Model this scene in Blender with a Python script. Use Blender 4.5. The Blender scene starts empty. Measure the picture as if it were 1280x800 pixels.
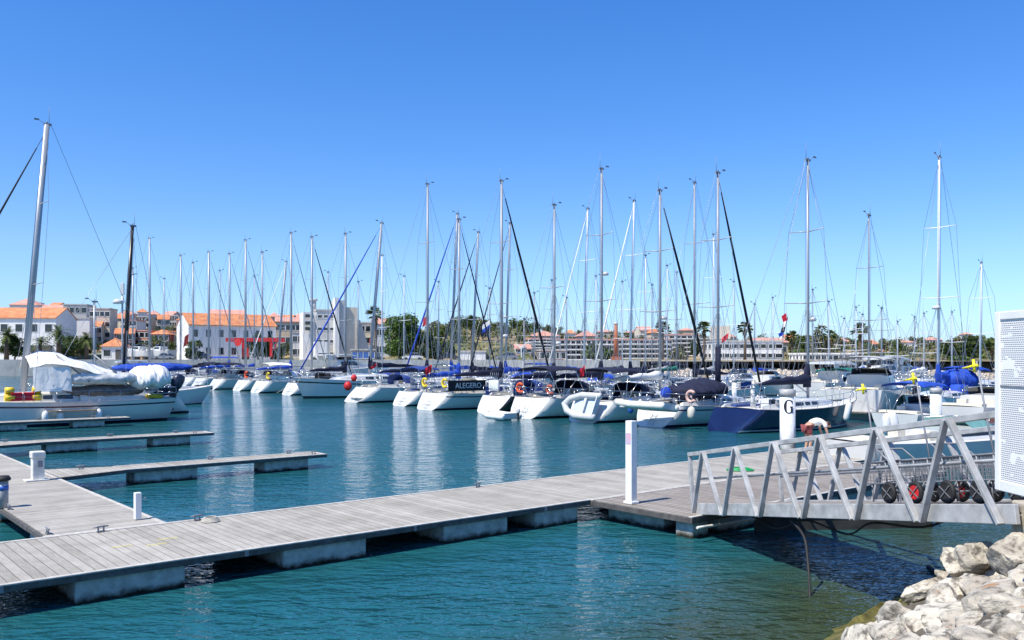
import bpy, bmesh, math, random
from mathutils import Vector, Matrix
R = math.radians
rnd = random.Random(7)
scene = bpy.context.scene
COL = scene.collection
F0, HZ, CAMH = 1108.0, 447.0, 3.6
GA = R(40.0)
UX, UY = math.cos(GA), math.sin(GA)          # the grid of the pontoons: u along the main pontoon
def gw(a, b): return (a*UX - b*UY, a*UY + b*UX)
def wx(px, Y): return (px-640.0)/F0*Y
def wz(py, Y): return CAMH-(py-HZ)/F0*Y
def grid_a(px, b):
    k = (px-640.0)/F0
    return b*(UY + k*UX)/(UX - k*UY)
def grid_b(px, a):
    k = (px-640.0)/F0
    return a*(UX - k*UY)/(UY + k*UX)

# ------------------------------------------------------------------ materials
MATS = {}
def M(name, rgb, rough=.6, metal=0.0, var=.12, scale=4.0, bump=0.0, spec=.5, coat=0.0, rgb2=None, lo=.35, hi=.65):
    if name in MATS: return MATS[name]
    m = bpy.data.materials.new(name); m.use_nodes = True
    nt = m.node_tree; b = nt.nodes['Principled BSDF']
    b.inputs['Roughness'].default_value = rough
    b.inputs['Metallic'].default_value = metal
    b.inputs['Specular IOR Level'].default_value = spec
    b.inputs['Coat Weight'].default_value = coat
    if var > 0 or rgb2 or bump:
        tc = nt.nodes.new('ShaderNodeTexCoord')
        n = nt.nodes.new('ShaderNodeTexNoise'); n.inputs['Scale'].default_value = scale; n.inputs['Detail'].default_value = 6
        n.inputs['Roughness'].default_value = .6
        nt.links.new(tc.outputs['Object'], n.inputs['Vector'])
        mr = nt.nodes.new('ShaderNodeMapRange'); mr.inputs[1].default_value = lo; mr.inputs[2].default_value = hi
        nt.links.new(n.outputs['Fac'], mr.inputs[0])
        mx = nt.nodes.new('ShaderNodeMix'); mx.data_type = 'RGBA'
        c1 = [max(0, c*(1-var)) for c in rgb]; c2 = list(rgb2) if rgb2 else [min(1, c*(1+var)) for c in rgb]
        mx.inputs[6].default_value = (*c1, 1); mx.inputs[7].default_value = (*c2, 1)
        nt.links.new(mr.outputs[0], mx.inputs[0]); nt.links.new(mx.outputs[2], b.inputs['Base Color'])
        if bump:
            bp = nt.nodes.new('ShaderNodeBump'); bp.inputs['Strength'].default_value = bump; bp.inputs['Distance'].default_value = .05
            nt.links.new(n.outputs['Fac'], bp.inputs['Height']); nt.links.new(bp.outputs['Normal'], b.inputs['Normal'])
    else:
        b.inputs['Base Color'].default_value = (*rgb, 1)
    MATS[name] = m
    return m

def mnode(nt, op, a, b=None):
    n = nt.nodes.new('ShaderNodeMath'); n.operation = op
    for i, v in enumerate((a, b)):
        if v is None: continue
        if isinstance(v, (int, float)): n.inputs[i].default_value = v
        else: nt.links.new(v, n.inputs[i])
    return n.outputs[0]

def plank_mat(name, axis, width, c1, c2, gap=.07, jc=.3):
    """weathered boards: each board its own tone, dark joints, long grain"""
    m = bpy.data.materials.new(name); m.use_nodes = True
    nt = m.node_tree; b = nt.nodes['Principled BSDF']; b.inputs['Roughness'].default_value = .85
    b.inputs['Specular IOR Level'].default_value = .2
    tc = nt.nodes.new('ShaderNodeTexCoord'); sp = nt.nodes.new('ShaderNodeSeparateXYZ')
    nt.links.new(tc.outputs['Object'], sp.inputs[0])
    c = sp.outputs[axis]
    q = mnode(nt, 'DIVIDE', c, width)
    fl = mnode(nt, 'FLOOR', q); fr = mnode(nt, 'FRACT', q)
    wn = nt.nodes.new('ShaderNodeTexWhiteNoise'); wn.noise_dimensions = '1D'; nt.links.new(fl, wn.inputs['W'])
    mp = nt.nodes.new('ShaderNodeMapping'); nt.links.new(tc.outputs['Object'], mp.inputs[0])
    s = [1.2, 1.2, 1.2]; s[axis] = 22.0; mp.inputs['Scale'].default_value = s
    gr = nt.nodes.new('ShaderNodeTexNoise'); gr.inputs['Scale'].default_value = 3; gr.inputs['Detail'].default_value = 5
    nt.links.new(mp.outputs[0], gr.inputs['Vector'])
    st = nt.nodes.new('ShaderNodeTexNoise'); st.inputs['Scale'].default_value = 1.3; st.inputs['Detail'].default_value = 8; st.inputs['Roughness'].default_value = .7
    nt.links.new(tc.outputs['Object'], st.inputs['Vector'])
    f = mnode(nt, 'ADD', mnode(nt, 'MULTIPLY', wn.outputs['Value'], .22), mnode(nt, 'MULTIPLY', gr.outputs['Fac'], .55))
    f = mnode(nt, 'ADD', f, mnode(nt, 'MULTIPLY', st.outputs['Fac'], .8))
    mr = nt.nodes.new('ShaderNodeMapRange'); mr.inputs[1].default_value = .50; mr.inputs[2].default_value = 1.05; nt.links.new(f, mr.inputs[0])
    mx = nt.nodes.new('ShaderNodeMix'); mx.data_type = 'RGBA'; mx.inputs[6].default_value = (*c1, 1); mx.inputs[7].default_value = (*c2, 1)
    nt.links.new(mr.outputs[0], mx.inputs[0])
    g = mnode(nt, 'LESS_THAN', fr, gap)
    mg = nt.nodes.new('ShaderNodeMix'); mg.data_type = 'RGBA'; nt.links.new(g, mg.inputs[0]); nt.links.new(mx.outputs[2], mg.inputs[6])
    mg.inputs[7].default_value = (c1[0]*jc, c1[1]*jc, c1[2]*jc, 1)
    nt.links.new(mg.outputs[2], b.inputs['Base Color'])
    bp = nt.nodes.new('ShaderNodeBump'); bp.inputs['Strength'].default_value = .5; bp.inputs['Distance'].default_value = .01
    h = mnode(nt, 'SUBTRACT', gr.outputs['Fac'], mnode(nt, 'MULTIPLY', g, 2.0)); nt.links.new(h, bp.inputs['Height'])
    nt.links.new(bp.outputs['Normal'], b.inputs['Normal'])
    MATS[name] = m
    return m

def tide_mat(name, c_dry, c_wet, z0, z1, rough=.85, scale=5.0, bump=.4):
    """own colour of concrete or rock with a weed and slime band up to the high water line (world height)"""
    m = bpy.data.materials.new(name); m.use_nodes = True
    nt = m.node_tree; b = nt.nodes['Principled BSDF']; b.inputs['Roughness'].default_value = rough; b.inputs['Specular IOR Level'].default_value = .25
    ge = nt.nodes.new('ShaderNodeNewGeometry'); sp = nt.nodes.new('ShaderNodeSeparateXYZ'); nt.links.new(ge.outputs['Position'], sp.inputs[0])
    n = nt.nodes.new('ShaderNodeTexNoise'); n.inputs['Scale'].default_value = scale; n.inputs['Detail'].default_value = 8; n.inputs['Roughness'].default_value = .65
    nt.links.new(ge.outputs['Position'], n.inputs['Vector'])
    zz = mnode(nt, 'ADD', sp.outputs[2], mnode(nt, 'MULTIPLY', mnode(nt, 'SUBTRACT', n.outputs['Fac'], .5), (z1-z0)*1.6))
    mr = nt.nodes.new('ShaderNodeMapRange'); mr.inputs[1].default_value = z0; mr.inputs[2].default_value = z1; nt.links.new(zz, mr.inputs[0])
    dry = nt.nodes.new('ShaderNodeMix'); dry.data_type = 'RGBA'
    dry.inputs[6].default_value = (*[c*.7 for c in c_dry], 1); dry.inputs[7].default_value = (*[min(1, c*1.2) for c in c_dry], 1)
    r2 = nt.nodes.new('ShaderNodeMapRange'); r2.inputs[1].default_value = .35; r2.inputs[2].default_value = .65; nt.links.new(n.outputs['Fac'], r2.inputs[0])
    nt.links.new(r2.outputs[0], dry.inputs[0])
    mx = nt.nodes.new('ShaderNodeMix'); mx.data_type = 'RGBA'; wet = nt.nodes.new('ShaderNodeMix'); wet.data_type = 'RGBA'; wet.inputs[6].default_value = (*[c*.25 for c in c_wet], 1); wet.inputs[7].default_value = (*[c*1.1 for c in c_wet], 1)
    nt.links.new(r2.outputs[0], wet.inputs[0]); nt.links.new(wet.outputs[2], mx.inputs[6])
    nt.links.new(mr.outputs[0], mx.inputs[0]); nt.links.new(dry.outputs[2], mx.inputs[7]); nt.links.new(mx.outputs[2], b.inputs['Base Color'])
    bp = nt.nodes.new('ShaderNodeBump'); bp.inputs['Strength'].default_value = bump; bp.inputs['Distance'].default_value = .04
    nt.links.new(n.outputs['Fac'], bp.inputs['Height']); nt.links.new(bp.outputs['Normal'], b.inputs['Normal'])
    MATS[name] = m
    return m

gel = M('gelcoat white', (.62, .62, .60), .25, var=.05, scale=1.2, coat=.3)
gel_blue = M('gelcoat pale blue', (.50, .58, .66), .25, var=.06, scale=1.2, coat=.3)
gel_navy = M('gelcoat navy', (.007, .012, .05), .15, var=.15, scale=1.0, coat=.5)
gel_black = M('gelcoat black', (.012, .013, .016), .15, var=.15, coat=.5)
gel_red = M('gelcoat red', (.28, .012, .02), .25, var=.1, coat=.3)
gel_cream = M('gelcoat cream', (.72, .69, .60), .3, var=.06, coat=.2)
antif = M('antifouling dark', (.02, .025, .03), .8, var=.3)
deckm = M('deck nonslip', (.60, .59, .55), .6, var=.08, scale=2.0)
teak = M('teak', (.34, .21, .10), .7, var=.25, scale=6)
glass = M('dark window', (.015, .02, .025), .08, var=0, spec=.8)
alu = M('anodised mast', (.40, .42, .44), .42, metal=.25, var=.08, scale=.6)
alu_white = M('painted mast', (.78, .79, .80), .3, var=.04)
alu_black = M('carbon mast', (.015, .016, .018), .3, var=.1)
steel = M('stainless steel', (.55, .56, .58), .22, metal=.95, var=.05)
wire = M('rigging wire', (.34, .36, .40), .4, metal=.6, var=0)
cv_navy = M('canvas navy', (.007, .010, .034), .85, var=.3, scale=3, bump=.3)
cv_blue = M('canvas royal blue', (.010, .06, .40), .8, var=.3, scale=3, bump=.3)
cv_mid = M('canvas mid blue', (.02, .05, .22), .85, var=.3, scale=3, bump=.3)
cv_white = M('canvas white', (.76, .75, .71), .8, var=.1, scale=2.5, bump=.5)
cv_grey = M('canvas grey', (.42, .42, .41), .85, var=.25, scale=2.5, bump=.5)
cv_black = M('canvas black', (.014, .014, .018), .85, var=.3, bump=.3)
cv_green = M('canvas green', (.01, .14, .11), .85, var=.3, bump=.3)
cv_cream = M('canvas cream', (.62, .58, .48), .85, var=.12, bump=.4)
vinyl = M('clear vinyl', (.30, .31, .30), .2, var=.3)
orange = M('lifebuoy orange', (.75, .10, .02), .6, var=.1)
red = M('red paint', (.55, .015, .015), .5, var=.15)
redcl = M('red cloth', (.55, .012, .03), .8, var=.15)
yellow = M('yellow plastic', (.85, .58, .02), .5, var=.1)
yellow_b = M('bright yellow plastic', (.92, .80, .02), .5, var=.06)
fendw = M('fender white', (.72, .72, .70), .5, var=.12)
fendb = M('fender blue', (.03, .12, .45), .5, var=.12)
rubber = M('black rubber', (.015, .015, .016), .7, var=.2)
hypal = M('dinghy grey', (.50, .51, .50), .6, var=.1)
hypalw = M('dinghy white', (.74, .74, .71), .6, var=.08)
conc = tide_mat('float concrete', (.42, .41, .38), (.030, .034, .022), .03, .13)
conc_block = M('quay concrete', (.42, .37, .29), .9, var=.3, scale=6, bump=.5)
deckw = plank_mat('weathered deck boards', 0, .165, (.24, .22, .185), (.47, .445, .395), gap=.06, jc=.4)
deckw_y = plank_mat('walkway deck boards', 1, .145, (.25, .23, .20), (.48, .455, .405), gap=.1, jc=.4)
deckw_l = plank_mat('landing deck boards', 0, .145, (.19, .165, .14), (.38, .345, .305), gap=.16, jc=.25)
fascia = M('fascia timber', (.085, .08, .075), .8, var=.35, scale=5, bump=.4)
edge_al = M('pontoon edge trim', (.47, .445, .40), .8, metal=0, var=.2, scale=7)
galv = M('galvanised steel', (.40, .40, .395), .55, metal=.1, var=.25, scale=4, bump=.15)
galv_d = M('dull galvanised steel', (.25, .26, .28), .6, metal=.3, var=.2, scale=5)
white_p = M('white painted post', (.80, .80, .77), .5, var=.06, scale=3)
offw_p = M('stained white plastic', (.68, .66, .60), .55, var=.18, scale=4)
# ------------------------------------------------------------------ mesh builder
class MB:
    def __init__(s): s.v = []; s.f = []; s.m = []; s.s = []
    def add(s, pts): i = len(s.v); s.v.extend([tuple(p) for p in pts]); return i
    def face(s, idx, mi=0, sm=False): s.f.append(tuple(idx)); s.m.append(mi); s.s.append(sm)
    def poly(s, pts, mi=0): i = s.add(pts); s.face(range(i, i+len(pts)), mi)
    def hexa(s, p, mi=0):
        i = s.add(p)
        for q in ((0,3,2,1),(4,5,6,7),(0,1,5,4),(1,2,6,5),(2,3,7,6),(3,0,4,7)): s.face([i+k for k in q], mi)
    def box(s, x0, x1, y0, y1, z0, z1, mi=0):
        s.hexa([(x0,y0,z0),(x1,y0,z0),(x1,y1,z0),(x0,y1,z0),(x0,y0,z1),(x1,y0,z1),(x1,y1,z1),(x0,y1,z1)], mi)
    def bar(s, p, q, w, h, mi=0, up=(0,0,1)):
        p = Vector(p); q = Vector(q); d = (q-p).normalized(); u = Vector(up)
        sd = d.cross(u)
        if sd.length < 1e-4: sd = d.cross(Vector((1,0,0)))
        sd.normalize(); u = sd.cross(d).normalized()
        sd *= w/2; u *= h/2
        s.hexa([p-sd-u, p+sd-u, q+sd-u, q-sd-u, p-sd+u, p+sd+u, q+sd+u, q-sd+u], mi)
    def ring(s, c, d, r, n, ry=None, ref=None):
        d = Vector(d).normalized(); a = Vector(ref) if ref else (Vector((0,0,1)) if abs(d.z) < .9 else Vector((1,0,0)))
        x = (a - d*a.dot(d)).normalized(); y = d.cross(x); ry = r if ry is None else ry
        return [Vector(c)+x*(r*math.cos(2*math.pi*k/n))+y*(ry*math.sin(2*math.pi*k/n)) for k in range(n)]
    def loft(s, rings, mi=0, sm=True, cap=True, closed=True, mis=None):
        n = len(rings[0]); idx = [s.add(r) for r in rings]
        for j in range(len(rings)-1):
            for k in range(n if closed else n-1):
                k2 = (k+1) % n
                s.face((idx[j]+k, idx[j]+k2, idx[j+1]+k2, idx[j+1]+k), mis[k] if mis else mi, sm)
        if cap and closed:
            s.face([idx[0]+k for k in range(n)][::-1], mi); s.face([idx[-1]+k for k in range(n)], mi)
    def tube(s, pts, r, n=6, mi=0, cap=True, ry=None, ref=None):
        pts = [Vector(p) for p in pts]; rings = []
        rr = r if isinstance(r, (list, tuple)) else [r]*len(pts)
        for i, p in enumerate(pts):
            d = pts[min(i+1, len(pts)-1)]-pts[max(i-1, 0)]
            if d.length < 1e-6: d = Vector((0,0,1))
            rings.append(s.ring(p, d, rr[i], n, None if ry is None else ry*rr[i]/rr[0], ref))
        s.loft(rings, mi, True, cap)
    def torus(s, c, ax, r0, r1, n=14, k=6, mi=0, a0=0, a1=2*math.pi):
        ax = Vector(ax).normalized(); a = Vector((0,0,1)) if abs(ax.z) < .9 else Vector((1,0,0))
        x = (a-ax*a.dot(ax)).normalized(); y = ax.cross(x); full = abs(a1-a0-2*math.pi) < 1e-3
        rings = []
        for i in range(n + (0 if full else 1)):
            t = a0+(a1-a0)*i/n; d = x*math.cos(t)+y*math.sin(t); c0 = Vector(c)+d*r0
            rings.append([c0+d*(r1*math.cos(2*math.pi*q/k))+ax*(r1*math.sin(2*math.pi*q/k)) for q in range(k)])
        if full: rings.append(rings[0])
        s.loft(rings, mi, True, not full)
    def ball(s, c, rx, ry=None, rz=None, n=8, m=6, mi=0):
        ry = rx if ry is None else ry; rz = rx if rz is None else rz
        rings = []
        for j in range(m+1):
            t = math.pi*j/m; t = min(max(t, .02), math.pi-.02)
            rings.append([(c[0]+rx*math.sin(t)*math.cos(2*math.pi*k/n), c[1]+ry*math.sin(t)*math.sin(2*math.pi*k/n), c[2]-rz*math.cos(t)) for k in range(n)])
        s.loft(rings, mi, True, True)
    def build(s, name, mats, parent=None, loc=None, rz=0, bevel=0):
        if not isinstance(mats, (list, tuple)): mats = [mats]
        me = bpy.data.meshes.new(name); me.from_pydata(s.v, [], s.f)
        for m in mats: me.materials.append(m)
        me.polygons.foreach_set('material_index', s.m); me.polygons.foreach_set('use_smooth', s.s)
        me.update()
        o = bpy.data.objects.new(name, me); COL.objects.link(o)
        if parent: o.parent = parent
        if loc: o.location = loc
        if rz: o.rotation_euler = (0, 0, rz)
        if bevel:
            b = o.modifiers.new('edge', 'BEVEL'); b.width = bevel; b.segments = 2; b.limit_method = 'ANGLE'
        return o

def tag(o, label=None, cat=None, group=None, kind=None):
    if label: o['label'] = label
    if cat: o['category'] = cat
    if group: o['group'] = group
    if kind: o['kind'] = kind
    return o
def thing(name, label, cat, loc=(0,0,0), rz=0, group=None):
    o = bpy.data.objects.new(name, None); COL.objects.link(o); o.empty_display_size = .2
    o.location = loc; o.rotation_euler = (0, 0, rz)
    return tag(o, label, cat, group)
def copy_tree(o, parent=None):
    c = o.copy(); COL.objects.link(c); c.parent = parent
    for ch in o.children: copy_tree(ch, c)
    return c
def vmul(a, k): return tuple(x*k for x in a)
def lerp(a, b, t): return tuple(x+(y-x)*t for x, y in zip(a, b))
def interp(tab, x):
    if x <= tab[0][0]: return tab[0][1]
    for (x0, y0), (x1, y1) in zip(tab, tab[1:]):
        if x <= x1: return y0+(y1-y0)*(x-x0)/(x1-x0)
    return tab[-1][1]
def sstep(t): t = min(max(t, 0), 1); return t*t*(3-2*t)
# ------------------------------------------------------------------ camera, sky, sun
cam = bpy.data.cameras.new('camera'); co = bpy.data.objects.new('camera', cam); COL.objects.link(co)
co.location = (0, 0, CAMH); co.rotation_euler = (R(90), 0, 0)
cam.sensor_width = 36; cam.lens = 36*F0/1280; cam.shift_y = (HZ-400)/1280; cam.clip_end = 6000; cam.clip_start = .1
scene.camera = co
SUN_EL = R(57); SX, SY = -.775, -.632
w = bpy.data.worlds.new('World'); scene.world = w; w.use_nodes = True
nt = w.node_tree; bg = nt.nodes['Background']
sky = nt.nodes.new('ShaderNodeTexSky'); sky.sky_type = 'NISHITA'; sky.sun_disc = False
sky.sun_elevation = SUN_EL; sky.sun_rotation = math.atan2(SX, SY); sky.altitude = 0; sky.air_density = 1.0; sky.dust_density = .35; sky.ozone_density = 2.5
hs = nt.nodes.new('ShaderNodeHueSaturation'); hs.inputs['Saturation'].default_value = 1.28; hs.inputs['Value'].default_value = 1.0
nt.links.new(sky.outputs[0], hs.inputs['Color']); gco = nt.nodes.new('ShaderNodeTexCoord'); gs = nt.nodes.new('ShaderNodeSeparateXYZ'); nt.links.new(gco.outputs['Generated'], gs.inputs[0])
cr_ = nt.nodes.new('ShaderNodeValToRGB'); e = cr_.color_ramp.elements
e[0].position = 0; e[0].color = (.42,.60,1.0,1); e[1].position = .38; e[1].color = (.52,.68,.93,1); q_ = e.new(.12); q_.color = (.58,.66,.86,1)
nt.links.new(gs.outputs[2], cr_.inputs[0])
m1 = nt.nodes.new('ShaderNodeVectorMath'); m1.operation = 'MULTIPLY'; nt.links.new(hs.outputs[0], m1.inputs[0]); nt.links.new(cr_.outputs[0], m1.inputs[1])
m2 = nt.nodes.new('ShaderNodeVectorMath'); m2.operation = 'SCALE'; m2.inputs['Scale'].default_value = 1.32; nt.links.new(m1.outputs[0], m2.inputs[0]); nt.links.new(m2.outputs[0], bg.inputs[0]); bg.inputs[1].default_value = .125
sl = bpy.data.lights.new('sun', 'SUN'); sl.energy = 4.8; sl.angle = R(.5); sl.color = (1, .945, .83)
so = bpy.data.objects.new('sun', sl); COL.objects.link(so)
sd = Vector((SX*math.cos(SUN_EL), SY*math.cos(SUN_EL), math.sin(SUN_EL)))
so.rotation_euler = sd.to_track_quat('Z', 'Y').to_euler(); so.location = (0, 0, 60)
vs = scene.view_settings; vs.view_transform = 'Standard'; vs.look = 'None'; vs.exposure = .40; vs.gamma = 1; vs.use_curve_mapping = False
scene.render.engine = 'CYCLES'; cy = scene.cycles; cy.use_denoising = True; cy.max_bounces = 8; cy.caustics_reflective = False; cy.caustics_refractive = False
try: cy.denoiser = 'OPENIMAGEDENOISE'
except Exception: pass

# ------------------------------------------------------------------ water
def water_mat():
    m = bpy.data.materials.new('harbour water'); m.use_nodes = True; nt = m.node_tree; b = nt.nodes['Principled BSDF']
    b.inputs['Roughness'].default_value = .06; b.inputs['IOR'].default_value = 1.42; b.inputs['Specular IOR Level'].default_value = .5
    ge = nt.nodes.new('ShaderNodeNewGeometry'); pos = ge.outputs['Position']
    def noise(scale, stretch, rot, det=2.0):
        mp = nt.nodes.new('ShaderNodeMapping'); nt.links.new(pos, mp.inputs[0]); mp.inputs['Rotation'].default_value = (0, 0, rot); mp.inputs['Scale'].default_value = (stretch, 1, 1)
        n = nt.nodes.new('ShaderNodeTexNoise'); n.inputs['Scale'].default_value = scale; n.inputs['Detail'].default_value = det; n.inputs['Roughness'].default_value = .55; n.inputs['Distortion'].default_value = .4
        nt.links.new(mp.outputs[0], n.inputs['Vector']); return n.outputs['Fac']
    big = noise(.11, .45, R(25), 4)
    w1 = noise(.9, .45, R(-20)); w2 = noise(2.6, .5, R(15)); w3 = noise(7.5, .6, R(-35))
    calm = nt.nodes.new('ShaderNodeMapRange'); calm.inputs[1].default_value = .35; calm.inputs[2].default_value = .65; calm.inputs[3].default_value = .30; calm.inputs[4].default_value = 1.45
    nt.links.new(big, calm.inputs[0])
    h = mnode(nt, 'ADD', mnode(nt, 'MULTIPLY', w1, .10), mnode(nt, 'ADD', mnode(nt, 'MULTIPLY', w2, .15), mnode(nt, 'MULTIPLY', w3, .065)))
    h = mnode(nt, 'MULTIPLY', h, calm.outputs[0])
    bp = nt.nodes.new('ShaderNodeBump'); bp.inputs['Strength'].default_value = 1.0; bp.inputs['Distance'].default_value = 1.0
    nt.links.new(h, bp.inputs['Height']); nt.links.new(bp.outputs['Normal'], b.inputs['Normal'])
    sp = nt.nodes.new('ShaderNodeSeparateXYZ'); nt.links.new(pos, sp.inputs[0])
    s = mnode(nt, 'SUBTRACT', mnode(nt, 'MULTIPLY', mnode(nt, 'SUBTRACT', sp.outputs[0], 3.9), .72), mnode(nt, 'MULTIPLY', mnode(nt, 'SUBTRACT', sp.outputs[1], 11.3), .69))
    sw = noise(1.2, .8, 0, 4)
    s = mnode(nt, 'ADD', s, mnode(nt, 'MULTIPLY', mnode(nt, 'SUBTRACT', sw, .5), 2.4))
    sh = nt.nodes.new('ShaderNodeMapRange'); sh.interpolation_type = 'SMOOTHSTEP'; sh.inputs[1].default_value = -4.2; sh.inputs[2].default_value = -.2; nt.links.new(s, sh.inputs[0])
    c1 = nt.nodes.new('ShaderNodeMix'); c1.data_type = 'RGBA'; c1.inputs[6].default_value = (.011, .085, .104, 1); c1.inputs[7].default_value = (.014, .108, .126, 1); nt.links.new(big, c1.inputs[0])
    c2 = nt.nodes.new('ShaderNodeMix'); c2.data_type = 'RGBA'; nt.links.new(sh.outputs[0], c2.inputs[0]); nt.links.new(c1.outputs[2], c2.inputs[6]); c2.inputs[7].default_value = (.034, .052, .022, 1)
    nt.links.new(c2.outputs[2], b.inputs['Base Color'])
    return m
mb = MB(); mb.poly([(-900,-60,0),(900,-60,0),(900,260,0),(-900,260,0)])
tag(mb.build('water', water_mat()), 'rippled teal harbour water', kind='structure')

# ------------------------------------------------------------------ near shore: bank, quay, boulders
def shore_s(x, y): return (x-3.9)*.72-(y-11.3)*.69
def shore_z(s):
    if s < 0: return s*.45
    if s < 2.6: return s*.52
    return min(1.7, 1.352+(s-2.6)*.5)
bank = tide_mat('shore rubble', (.13, .11, .085), (.17, .155, .045), .42, .72, scale=4, bump=1.0)
mb = MB(); n = 60; mmm = 70; ids = []
for j in range(mmm):
    row = []
    for i in range(n):
        s = -3.5+i*.16; t = -22+j*.62
        x = 3.9+.72*s+.69*t; y = 11.3-.69*s+.72*t
        z = shore_z(s)+(rnd.uniform(-.13, .13) if .1 < s < 3 else rnd.uniform(-.07, .07) if s <= .1 else 0)
        row.append((x, y, z))
    ids.append(mb.add(row))
for j in range(mmm-1):
    for i in range(n-1): mb.face((ids[j]+i, ids[j]+i+1, ids[j+1]+i+1, ids[j+1]+i), 0, True)
tag(mb.build('shore', bank), 'weedy stony bank below the boulders', kind='structure')

rockm = bpy.data.materials.new('limestone boulder'); rockm.use_nodes = True
def rock_nodes(m):
    nt = m.node_tree; b = nt.nodes['Principled BSDF']; b.inputs['Roughness'].default_value = .9; b.inputs['Specular IOR Level'].default_value = .2
    ge = nt.nodes.new('ShaderNodeNewGeometry'); oi = nt.nodes.new('ShaderNodeObjectInfo')
    off = nt.nodes.new('ShaderNodeVectorMath'); off.operation = 'ADD'; nt.links.new(ge.outputs['Position'], off.inputs[0]); nt.links.new(oi.outputs['Random'], off.inputs[1])
    def nz(sc, d=8, r=.6):
        n = nt.nodes.new('ShaderNodeTexNoise'); n.inputs['Scale'].default_value = sc; n.inputs['Detail'].default_value = d; n.inputs['Roughness'].default_value = r
        nt.links.new(off.outputs[0], n.inputs['Vector']); return n.outputs['Fac']
    def rng(f, a, c):
        r = nt.nodes.new('ShaderNodeMapRange'); r.inputs[1].default_value = a; r.inputs[2].default_value = c; nt.links.new(f, r.inputs[0]); return r.outputs[0]
    def mix(f, a, c):
        x = nt.nodes.new('ShaderNodeMix'); x.data_type = 'RGBA'; nt.links.new(f, x.inputs[0])
        for k, q in ((6, a), (7, c)):
            if isinstance(q, tuple): x.inputs[k].default_value = (*q, 1)
            else: nt.links.new(q, x.inputs[k])
        return x.outputs[2]
    n1, n2, n3 = nz(2.6), nz(9.0), nz(1.7, 3)
    c = mix(rng(n1, .38, .62), (.62, .57, .475), (.40, .36, .295))
    c = mix(rng(n2, .50, .64), c, (.14, .125, .105))
    c = mix(rng(n3, .64, .74), c, (.46, .25, .12))
    sp = nt.nodes.new('ShaderNodeSeparateXYZ'); nt.links.new(ge.outputs['Position'], sp.inputs[0])
    zz = mnode(nt, 'ADD', sp.outputs[2], mnode(nt, 'MULTIPLY', mnode(nt, 'SUBTRACT', n1, .5), .5))
    c = mix(rng(zz, .22, .02), c, (.07, .07, .022))
    nt.links.new(c, b.inputs['Base Color'])
    bp = nt.nodes.new('ShaderNodeBump'); bp.inputs['Strength'].default_value = 1.0; bp.inputs['Distance'].default_value = .09
    h = mnode(nt, 'ADD', n1, mnode(nt, 'MULTIPLY', n2, .5)); nt.links.new(h, bp.inputs['Height']); nt.links.new(bp.outputs['Normal'], b.inputs['Normal'])
rock_nodes(rockm)
from mathutils import noise as mnoise
def boulder(x, y, z, sx, sy, sz, rz, seed, label):
    bm = bmesh.new(); bmesh.ops.create_icosphere(bm, subdivisions=4, radius=1.0); rr = random.Random(seed)
    planes = []
    for _ in range(11):
        d = Vector((rr.gauss(0,1), rr.gauss(0,1), rr.gauss(0,1))).normalized(); planes.append((d, rr.uniform(.42, .80)))
    for v in bm.verts:
        p = v.co.copy()
        for d, h in planes:
            k = p.dot(d)
            if k > h: p -= d*(k-h)*.98
        q = p*2.1+Vector((seed*3.1, 0, 0))
        p *= 1+.10*mnoise.noise(q)+.07*mnoise.noise(q*3)+.04*mnoise.noise(q*7)
        v.co = (p.x*sx, p.y*sy, p.z*sz)
    me = bpy.data.meshes.new('boulder'); bm.to_mesh(me); bm.free(); me.materials.append(rockm)
    for p in me.polygons: p.use_smooth = True
    o = bpy.data.objects.new('boulder', me); COL.objects.link(o); o.location = (x, y, z); o.rotation_euler = (rr.uniform(-.35,.35), rr.uniform(-.35,.35), rz)
    return tag(o, label, 'boulder', 'limestone boulders on the bank')
# hand placed big ones (pixel of centre, distance, half sizes)
big = [(1192,745,9.5,.46,.34,.25,'big white boulder with an orange lichen edge, middle of the heap'),
 (1130,776,9.0,.44,.32,.24,'white boulder at the water side of the heap, sloping to the mossy strip'),
 (1222,722,10.6,.62,.34,.17,'long flat grey boulder under the pale upper stones'),
 (1205,706,10.6,.50,.36,.30,'grey boulder near the top of the heap beside the water'),
 (1178,790,8.6,.42,.34,.25,'rounded white boulder at the bottom edge of the heap'),
 (1225,776,8.8,.46,.30,.22,'white boulder with a red orange streak'),
 (1262,752,9.2,.46,.36,.22,'pale brown flat boulder at the right of the heap'),
 (1262,790,8.3,.36,.32,.24,'bright white boulder low in the right corner of the heap'),
 (1160,734,10.9,.40,.22,.14,'narrow pale boulder lying at the waterline'),
 (1222,692,10.5,.34,.28,.34,'yellow stained boulder at the top of the water edge'),
 (1262,694,9.6,.36,.30,.34,'pale boulder just below the concrete quay block')]
for i, (px, py, Y, a, b_, c, lab) in enumerate(big):
    boulder(wx(px, Y), Y, wz(py, Y)-.02, a, b_, c, rnd.uniform(.3, 1.2), 11+i, lab)
def bank_hit(px, py):
    k = (px-640)/F0; Y = 3.0
    while Y < 24:
        x = k*Y; zc_ = CAMH-(py-HZ)/F0*Y; s = shore_s(x, Y)
        if zc_ <= shore_z(s): break
        Y += .02
    return x, Y, s
j = 0
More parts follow.
